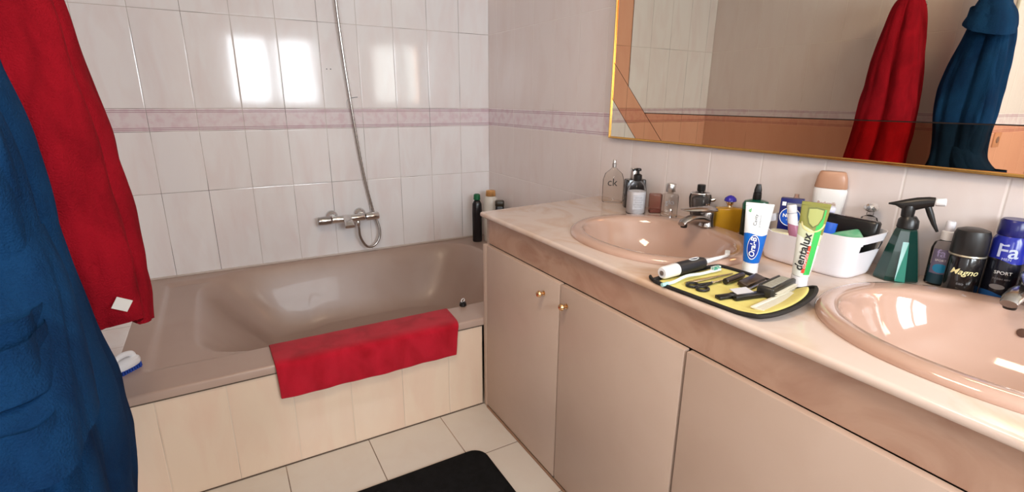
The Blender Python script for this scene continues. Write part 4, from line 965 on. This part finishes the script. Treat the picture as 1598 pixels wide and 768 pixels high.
# ------------------------------------------------------------------ deodorants
b = fitted('deodorant_can', 'stubby black deodorant can with a matt black lid and cream script', 'deodorant', -0.076, -2.494, ZC)
lathe('can_body', [(0.028, 0), (0.031, 0.003), (0.032, 0.006), (0.032, 0.088), (0.030, 0.092)], M('glossy_black_can', (0.008, 0.007, 0.008), 0.15, coat=0.3), b, 40)
lathe('shoulder_ring', [(0.0325, 0.092), (0.0335, 0.0935), (0.0325, 0.096)], M('champagne_ring', (0.55, 0.50, 0.38), 0.3, 0.8), b, 40)
lathe('lid', [(0.0322, 0.0965), (0.0328, 0.099), (0.0322, 0.140), (0.029, 0.150), (0.018, 0.154)], M('matt_black_lid', (0.012, 0.011, 0.011), 0.38), b, 40)
lettering('Magno', 0.019, M('cream_script', (0.80, 0.72, 0.38), 0.5), b, cyl_surf(0.032, 0.0006), 0.002, 0.058, 0, 0.35, bold=0.0002)
lettering('DEO', 0.006, GREYP, b, cyl_surf(0.032, 0.0006), 0.0, 0.030); lettering('spray', 0.006, GREYP, b, cyl_surf(0.032, 0.0006), 0.0, 0.012)
b = fitted('deodorant_can', 'tall dark blue deodorant can beside the matt black one', 'deodorant', -0.038, -2.550, ZC)
FA = split_mat('blue_black_can_print', [(0.02, 0.10, 0.32), (0.008, 0.009, 0.016), (0.015, 0.025, 0.30)], [0.018, 0.092], 0.18, wave=0.004, wf=90)
lathe('can_body', [(0.028, 0), (0.031, 0.003), (0.0315, 0.006), (0.0315, 0.135), (0.026, 0.146)], FA, b, 40)
lathe('lid', [(0.0275, 0.147), (0.028, 0.149), (0.027, 0.178), (0.0235, 0.182)], M('navy_lid', (0.010, 0.012, 0.12), 0.25), b, 40)
lettering('Fa', 0.042, M('silver_blue_print', (0.50, 0.56, 0.75), 0.35), b, cyl_surf(0.0315, 0.0006), -0.001, 0.114, 0, 0, bold=0.0005)
lettering('MEN', 0.008, M('pale_blue_print', (0.40, 0.45, 0.65), 0.4), b, cyl_surf(0.0315, 0.0006), 0.0, 0.097)
lettering('SPORT', 0.010, WHITEP, b, cyl_surf(0.0315, 0.0006), 0.001, 0.066); lettering('FRESH 48H', 0.006, GREYP, b, cyl_surf(0.0315, 0.0006), 0.001, 0.052)
disc('drop_emblem', -0.003, 0.034, 0.013, 0.006, cyl_surf(0.0315, 0.0008), GREYP, b)
b = fitted('shower_gel_bottle', 'reddish clear gel bottle on the countertop next to the tall blue can', 'bottle', -0.045, -2.625, ZC)
lathe('bottle_body', [(0.026, 0), (0.029, 0.004), (0.029, 0.080), (0.024, 0.098), (0.012, 0.106), (0.011, 0.112)], split_mat('red_gel_print', [(0.42, 0.02, 0.03), (0.40, 0.30, 0.27)], [0.055], 0.15), b, 32, 1.05, 0.7)
patch('label_patch', 0.004, 0.015, 0.030, 0.062, cyl_surf(0.0285, -0.004), M('cream_label', (0.62, 0.58, 0.50), 0.5), b)
lathe('cap', [(0.013, 0.112), (0.014, 0.114), (0.013, 0.140)], M('dark_grey_cap', (0.10, 0.10, 0.10), 0.4), b, 24)

# ------------------------------------------------------------------ manicure case and its tools
mc = thing('manicure_case', 'open black manicure case with a yellow lining between the two washbasins', 'case', (-0.51, -2.225, ZC))
def case_z(v):                                             # v: 0 at the bathtub end, 1 at the curled-up end
    c = smooth(0.80, 1.0, v); return 0.020 * c
def case_pt(u, v, dz=0.0, grow=0.0):
    # corners: front-far, front-near, back-near, back-far
    A, Bq, Cq, D = Vector((-0.648, -2.095)), Vector((-0.628, -2.372)), Vector((-0.395, -2.350)), Vector((-0.405, -2.10))
    A, Bq, Cq, D = [q + (q - Vector((-0.51, -2.23))).normalized() * grow for q in (A, Bq, Cq, D)]
    p = (A * (1 - v) + Bq * v) * (1 - u) + (D * (1 - v) + Cq * v) * u
    # bulged near end
    p.y -= 0.020 * v * (1 - (2 * u - 1) ** 2)
    return (p.x + 0.51, p.y + 2.225, dz + case_z(v) * (0.25 + 0.75 * u))
def sheet(name, grow, z, mat, th):
    vs, fs = [], []; N = 40
    for j in range(N + 1):
        for i in range(N + 1):
            # round the corners
            u, v = i / N * 2 - 1, j / N * 2 - 1
            uu = u * math.sqrt(max(0, 1 - 0.10 * v ** 6)); vv = v * math.sqrt(max(0, 1 - 0.10 * u ** 6))
            vs.append(case_pt((uu + 1) / 2, (vv + 1) / 2, z, grow))
    for j in range(N):
        for i in range(N):
            a = j * (N + 1) + i; fs.append((a, a + N + 1, a + N + 2, a + 1))
    o = mesh(name, vs, fs, mat, mc, True); md = o.modifiers.new('s', 'SOLIDIFY'); md.thickness = th; md.offset = -1
    return o
BLKF = noise_mat('black_cordura', (0.012, 0.009, 0.008), (0.006, 0.005, 0.004), 60, 0.7, 3, bump=0.001, bscale=900)
vsn = [Vector(v.co) for v in sheet('outer_shell', 0.004, 0.0047, BLKF, 0.0045).data.vertices]
sheet('yellow_lining', -0.012, 0.0052, YELL, 0.0008)
N = 40
edge = [vsn[i] for i in range(N + 1)] + [vsn[(j) * (N + 1) + N] for j in range(1, N + 1)] + [vsn[N * (N + 1) + i] for i in range(N - 1, -1, -1)] + [vsn[j * (N + 1)] for j in range(N - 1, 0, -1)]
tube('piping', [e + Vector((0, 0, 0.0012)) for e in edge], 0.0042, BLKF, mc, 8, True)
tube('zip_pull', [(-0.135, 0.122, 0.006), (-0.128, 0.140, 0.007), (-0.118, 0.150, 0.005)], 0.004, BLKF, mc, 8)
ZL = ZC + 0.0056
def ax2(name, label, cat, p, q, z):
    """a thing lying on the lining, local +x running from p to q"""
    o = thing(name, label, cat, (p[0], p[1], z), math.atan2(q[1] - p[1], q[0] - p[0])); return o, math.hypot(q[0] - p[0], q[1] - p[1])
XX = roty(PI / 2)
# electric toothbrush
o, Ln = ax2('electric_toothbrush', 'white and black electric toothbrush lying along the far edge of the open case', 'toothbrush', (-0.625, -2.108), (-0.36, -2.090), ZL + 0.0005)
EX = T(0, 0, 0.0165) @ XX
lathe('handle_end', [(0.012, 0), (0.0150, 0.003), (0.0158, 0.010), (0.0160, 0.052)], WHITE, o, 32, xf=EX)
lathe('base_ring', [(0.006, -0.0015), (0.006, 0.0005)], SILVER, o, 20, xf=EX)
lathe('grip', [(0.0163, 0.052), (0.0166, 0.055), (0.0166, 0.10), (0.0160, 0.145), (0.0130, 0.158), (0.008, 0.162)], M('black_rubber', (0.012, 0.013, 0.018), 0.45), o, 32, xf=EX)
tube('button_ring', [(0.118 + 0.017 * math.cos(a), 0.0062 * math.sin(a), 0.0165 + 0.0166 * math.cos(math.asin(0.0062 * math.sin(a) / 0.0166)) + 0.0002) for a in [2 * PI * i / 24 for i in range(24)]], 0.0011, WHITEP, o, 6, True)
tube('brush_neck', [(0.160, 0, 0.0165), (0.20, 0, 0.0170), (0.245, 0, 0.0175), (0.262, 0, 0.0178)], 0.004, WHITE, o, 14, radii=[0.0075, 0.0055, 0.0042, 0.0042])
lathe('brush_disc', [(0.0065, 0), (0.0068, 0.003), (0.0060, 0.004)], WHITE, o, 20, xf=T(0.262, 0, 0.0195))
bm = bmesh.new()
for i in range(5):
    for j in range(5):
        x, y = -0.0048 + 0.0024 * i, -0.0048 + 0.0024 * j
        if x * x + y * y > 0.0056 ** 2: continue
        r = bmesh.ops.create_cone(bm, cap_ends=True, segments=6, radius1=0.0011, radius2=0.0009, depth=0.008); bmesh.ops.translate(bm, verts=r['verts'], vec=(0.262 + x, y, 0.0275))
from_bm('bristles', bm, WHITEP, o)
# manual toothbrush
o, Ln = ax2('manual_toothbrush', 'slim white and aqua toothbrush lying beside the electric toothbrush', 'toothbrush', (-0.652, -2.142), (-0.44, -2.135), ZL + 0.0035)
tube('handle', catmull([(0, 0, 0), (0.03, -0.003, 0.002), (0.08, 0.002, 0.006), (0.13, 0.001, 0.003), (0.165, 0, 0.003)], 6), 0.004, M('white_aqua_handle', (0.72, 0.82, 0.80), 0.2), o, 12)
tube('rubber_end', [(-0.006, 0.001, 0.0), (0.002, 0, 0), (0.012, -0.001, 0.001)], 0.0047, AQUA, o, 12)
loft('brush_head', [[T(0.188, 0, 0.003) @ roty(PI / 2) @ v for v in sring(0, 0, 0.003 * q, 0.0062 * q, z, 20, 3)] for q, z in ((0.5, -0.026), (1, -0.016), (1, 0.014), (0.5, 0.019))], WHITE, o)
bm = bmesh.new()
for i in range(8):
    for j in range(3):
        r = bmesh.ops.create_cone(bm, cap_ends=True, segments=6, radius1=0.0014, radius2=0.0012, depth=0.008); bmesh.ops.translate(bm, verts=r['verts'], vec=(0.174 + 0.0038 * i, -0.0036 + 0.0036 * j, 0.0095))
from_bm('bristles', bm, noise_mat('white_green_bristles', (0.75, 0.78, 0.74), (0.10, 0.42, 0.30), 160, 0.5, 1, lo=0.45, hi=0.55), o)
# tweezers
o, Ln = ax2('tweezers', 'slim steel tweezers pointing to the sink on the yellow lining', 'tweezers', (-0.598, -2.158), (-0.437, -2.166), ZL)
for s in (-1, 1):
    bm = bmesh.new(); P = [(0, 0.0008, 0.0022), (0.04, 0.0035, 0.0055), (0.10, 0.0028, 0.006), (0.160, 0.0006, 0.002)]
    tube('arm', [(x, s * y, 0.0028) for x, y, w in P], 0.001, STEEL if s < 0 else M('gilt_steel', (0.62, 0.48, 0.20), 0.3, 1.0), o, 8, radii=[0.0026, 0.0026, 0.0018, 0.0009])
# scissors
o, Ln = ax2('scissors', 'small nail scissors with two black finger loops', 'scissors', (-0.600, -2.190), (-0.500, -2.190), ZL + 0.0033)
for s in (-1, 1):
    tube('finger_loop', [(0.006 + 0.0145 * math.cos(a), s * 0.0145 + 0.0115 * math.sin(a), 0) for a in [2 * PI * i / 24 for i in range(24)]], 0.0033, BLACK, o, 10, True)
    tube('shank', [(0.018, s * 0.008, 0), (0.036, s * 0.0035, 0.0005), (0.054, -s * 0.001, 0.0012 * s)], 0.0034, BLACK, o, 10)
    tube('blade', [(0.052, -s * 0.0006, 0.0012 * s), (0.072, -s * 0.002, 0.0012 * s), (0.098, -s * 0.0002, 0.001 * s)], 0.002, STEEL, o, 8, radii=[0.003, 0.0026, 0.0007])
lathe('pivot_screw', [(0.003, 0), (0.003, 0.004), (0.002, 0.005)], CHROME, o, 14, xf=T(0.056, 0, 0))
# black capped tool
o, Ln = ax2('trimmer_pen', 'short round black capped tool lying behind the scissors', 'tool', (-0.520, -2.207), (-0.440, -2.196), ZL + 0.0003)
lathe('tool_body', [(0.0065, 0), (0.0078, 0.0015), (0.0080, 0.05), (0.0078, 0.074), (0.0055, 0.082)], M('black_brown_plastic', (0.022, 0.013, 0.009), 0.3), o, 24, xf=T(0, 0, 0.0082) @ XX)
lathe('end_cap', [(0.0050, -0.0012), (0.0052, 0.0003)], BLACK, o, 20, xf=T(0, 0, 0.0082) @ XX)
# razor head case
o, Ln = ax2('nail_file_holder', 'dark brown tool case leaning beside the black nail brush', 'case', (-0.505, -2.240), (-0.410, -2.224), ZL)
bm = bmesh.new(); bm_box(bm, (0.048, 0, 0.007), (0.090, 0.026, 0.012), 0.003, 2, Euler((0.25, 0, 0)).to_matrix()); from_bm('case_body', bm, M('brown_black_case', (0.035, 0.020, 0.014), 0.3), o, True)
box('steel_edge', (0.046, -0.016, 0.0042), (0.088, 0.010, 0.002), STEEL, o, 0.0005, 1)
# nail brush
o, Ln = ax2('nail_brush', 'chunky black nail brush with a grey pad, near the green toothpaste', 'brush', (-0.512, -2.302), (-0.392, -2.282), ZL)
bm = bmesh.new()
bm_box(bm, (0.058, -0.0135, 0.0125), (0.116, 0.011, 0.024), 0.004, 2); bm_box(bm, (0.058, 0.0165, 0.0125), (0.100, 0.007, 0.026), 0.003, 2); bm_box(bm, (0.006, 0.001, 0.0125), (0.014, 0.036, 0.024), 0.0045, 2)
from_bm('brush_body', bm, M('soft_black_plastic', (0.020, 0.018, 0.015), 0.35), o, True)
box('grey_pad', (0.060, 0.0025, 0.0140), (0.096, 0.021, 0.020), noise_mat('grey_foam', (0.36, 0.34, 0.28), (0.28, 0.26, 0.21), 200, 0.85), o, 0.001, 1)
bm = bmesh.new()
for i in range(16):
    for j in range(3):
        r = bmesh.ops.create_cone(bm, cap_ends=True, segments=5, radius1=0.0011, radius2=0.0013, depth=0.009)
        bmesh.ops.rotate(bm, verts=r['verts'], matrix=Matrix.Rotation(PI / 2, 3, 'X')); bmesh.ops.translate(bm, verts=r['verts'], vec=(0.010 + 0.0062 * i, -0.0225, 0.003 + 0.0055 * j))
from_bm('bristles', bm, CREAM, o)
# nail clippers (black with white inset)
o, Ln = ax2('nail_clippers', 'flat black nail clippers with a grey-white panel near the front edge', 'clippers', (-0.612, -2.262), (-0.488, -2.288), ZL)
bm = bmesh.new()
bm_box(bm, (0.030, 0.004, 0.004), (0.060, 0.018, 0.0078), 0.002, 2); bm_box(bm, (0.072, -0.014, 0.006), (0.085, 0.013, 0.011), 0.002, 2); bm_box(bm, (0.104, -0.003, 0.005), (0.045, 0.012, 0.008), 0.002, 2)
from_bm('clipper_body', bm, BLACK, o, True)
box('white_panel', (0.070, 0.008, 0.0095), (0.046, 0.030, 0.0018), M('grey_white_panel', (0.62, 0.60, 0.62), 0.25), o, 0.0005, 1, Euler((0.12, 0, 0)).to_matrix())
box('lower_leaf', (0.066, 0.004, 0.0040), (0.050, 0.022, 0.0076), BLACK, o, 0.001, 1)
# comb
o, Ln = ax2('comb', 'translucent cream comb lying in the curled end of the open case', 'comb', (-0.592, -2.340), (-0.440, -2.322), ZL + 0.0005)
bm = bmesh.new(); rk = Matrix.Rotation(0, 3, 'X')
bm_box(bm, (0.076, 0.009, 0.004), (0.155, 0.009, 0.0035), 0.0012, 2)
for i in range(38): bm_box(bm, (0.004 + 0.0039 * i, -0.005, 0.004), (0.0021, 0.021, 0.0022))
bm_box(bm, (0.0005, -0.004, 0.004), (0.004, 0.022, 0.003)); bm_box(bm, (0.1515, -0.004, 0.004), (0.004, 0.022, 0.003))
from_bm('comb_body', bm, CREAM, o, True)
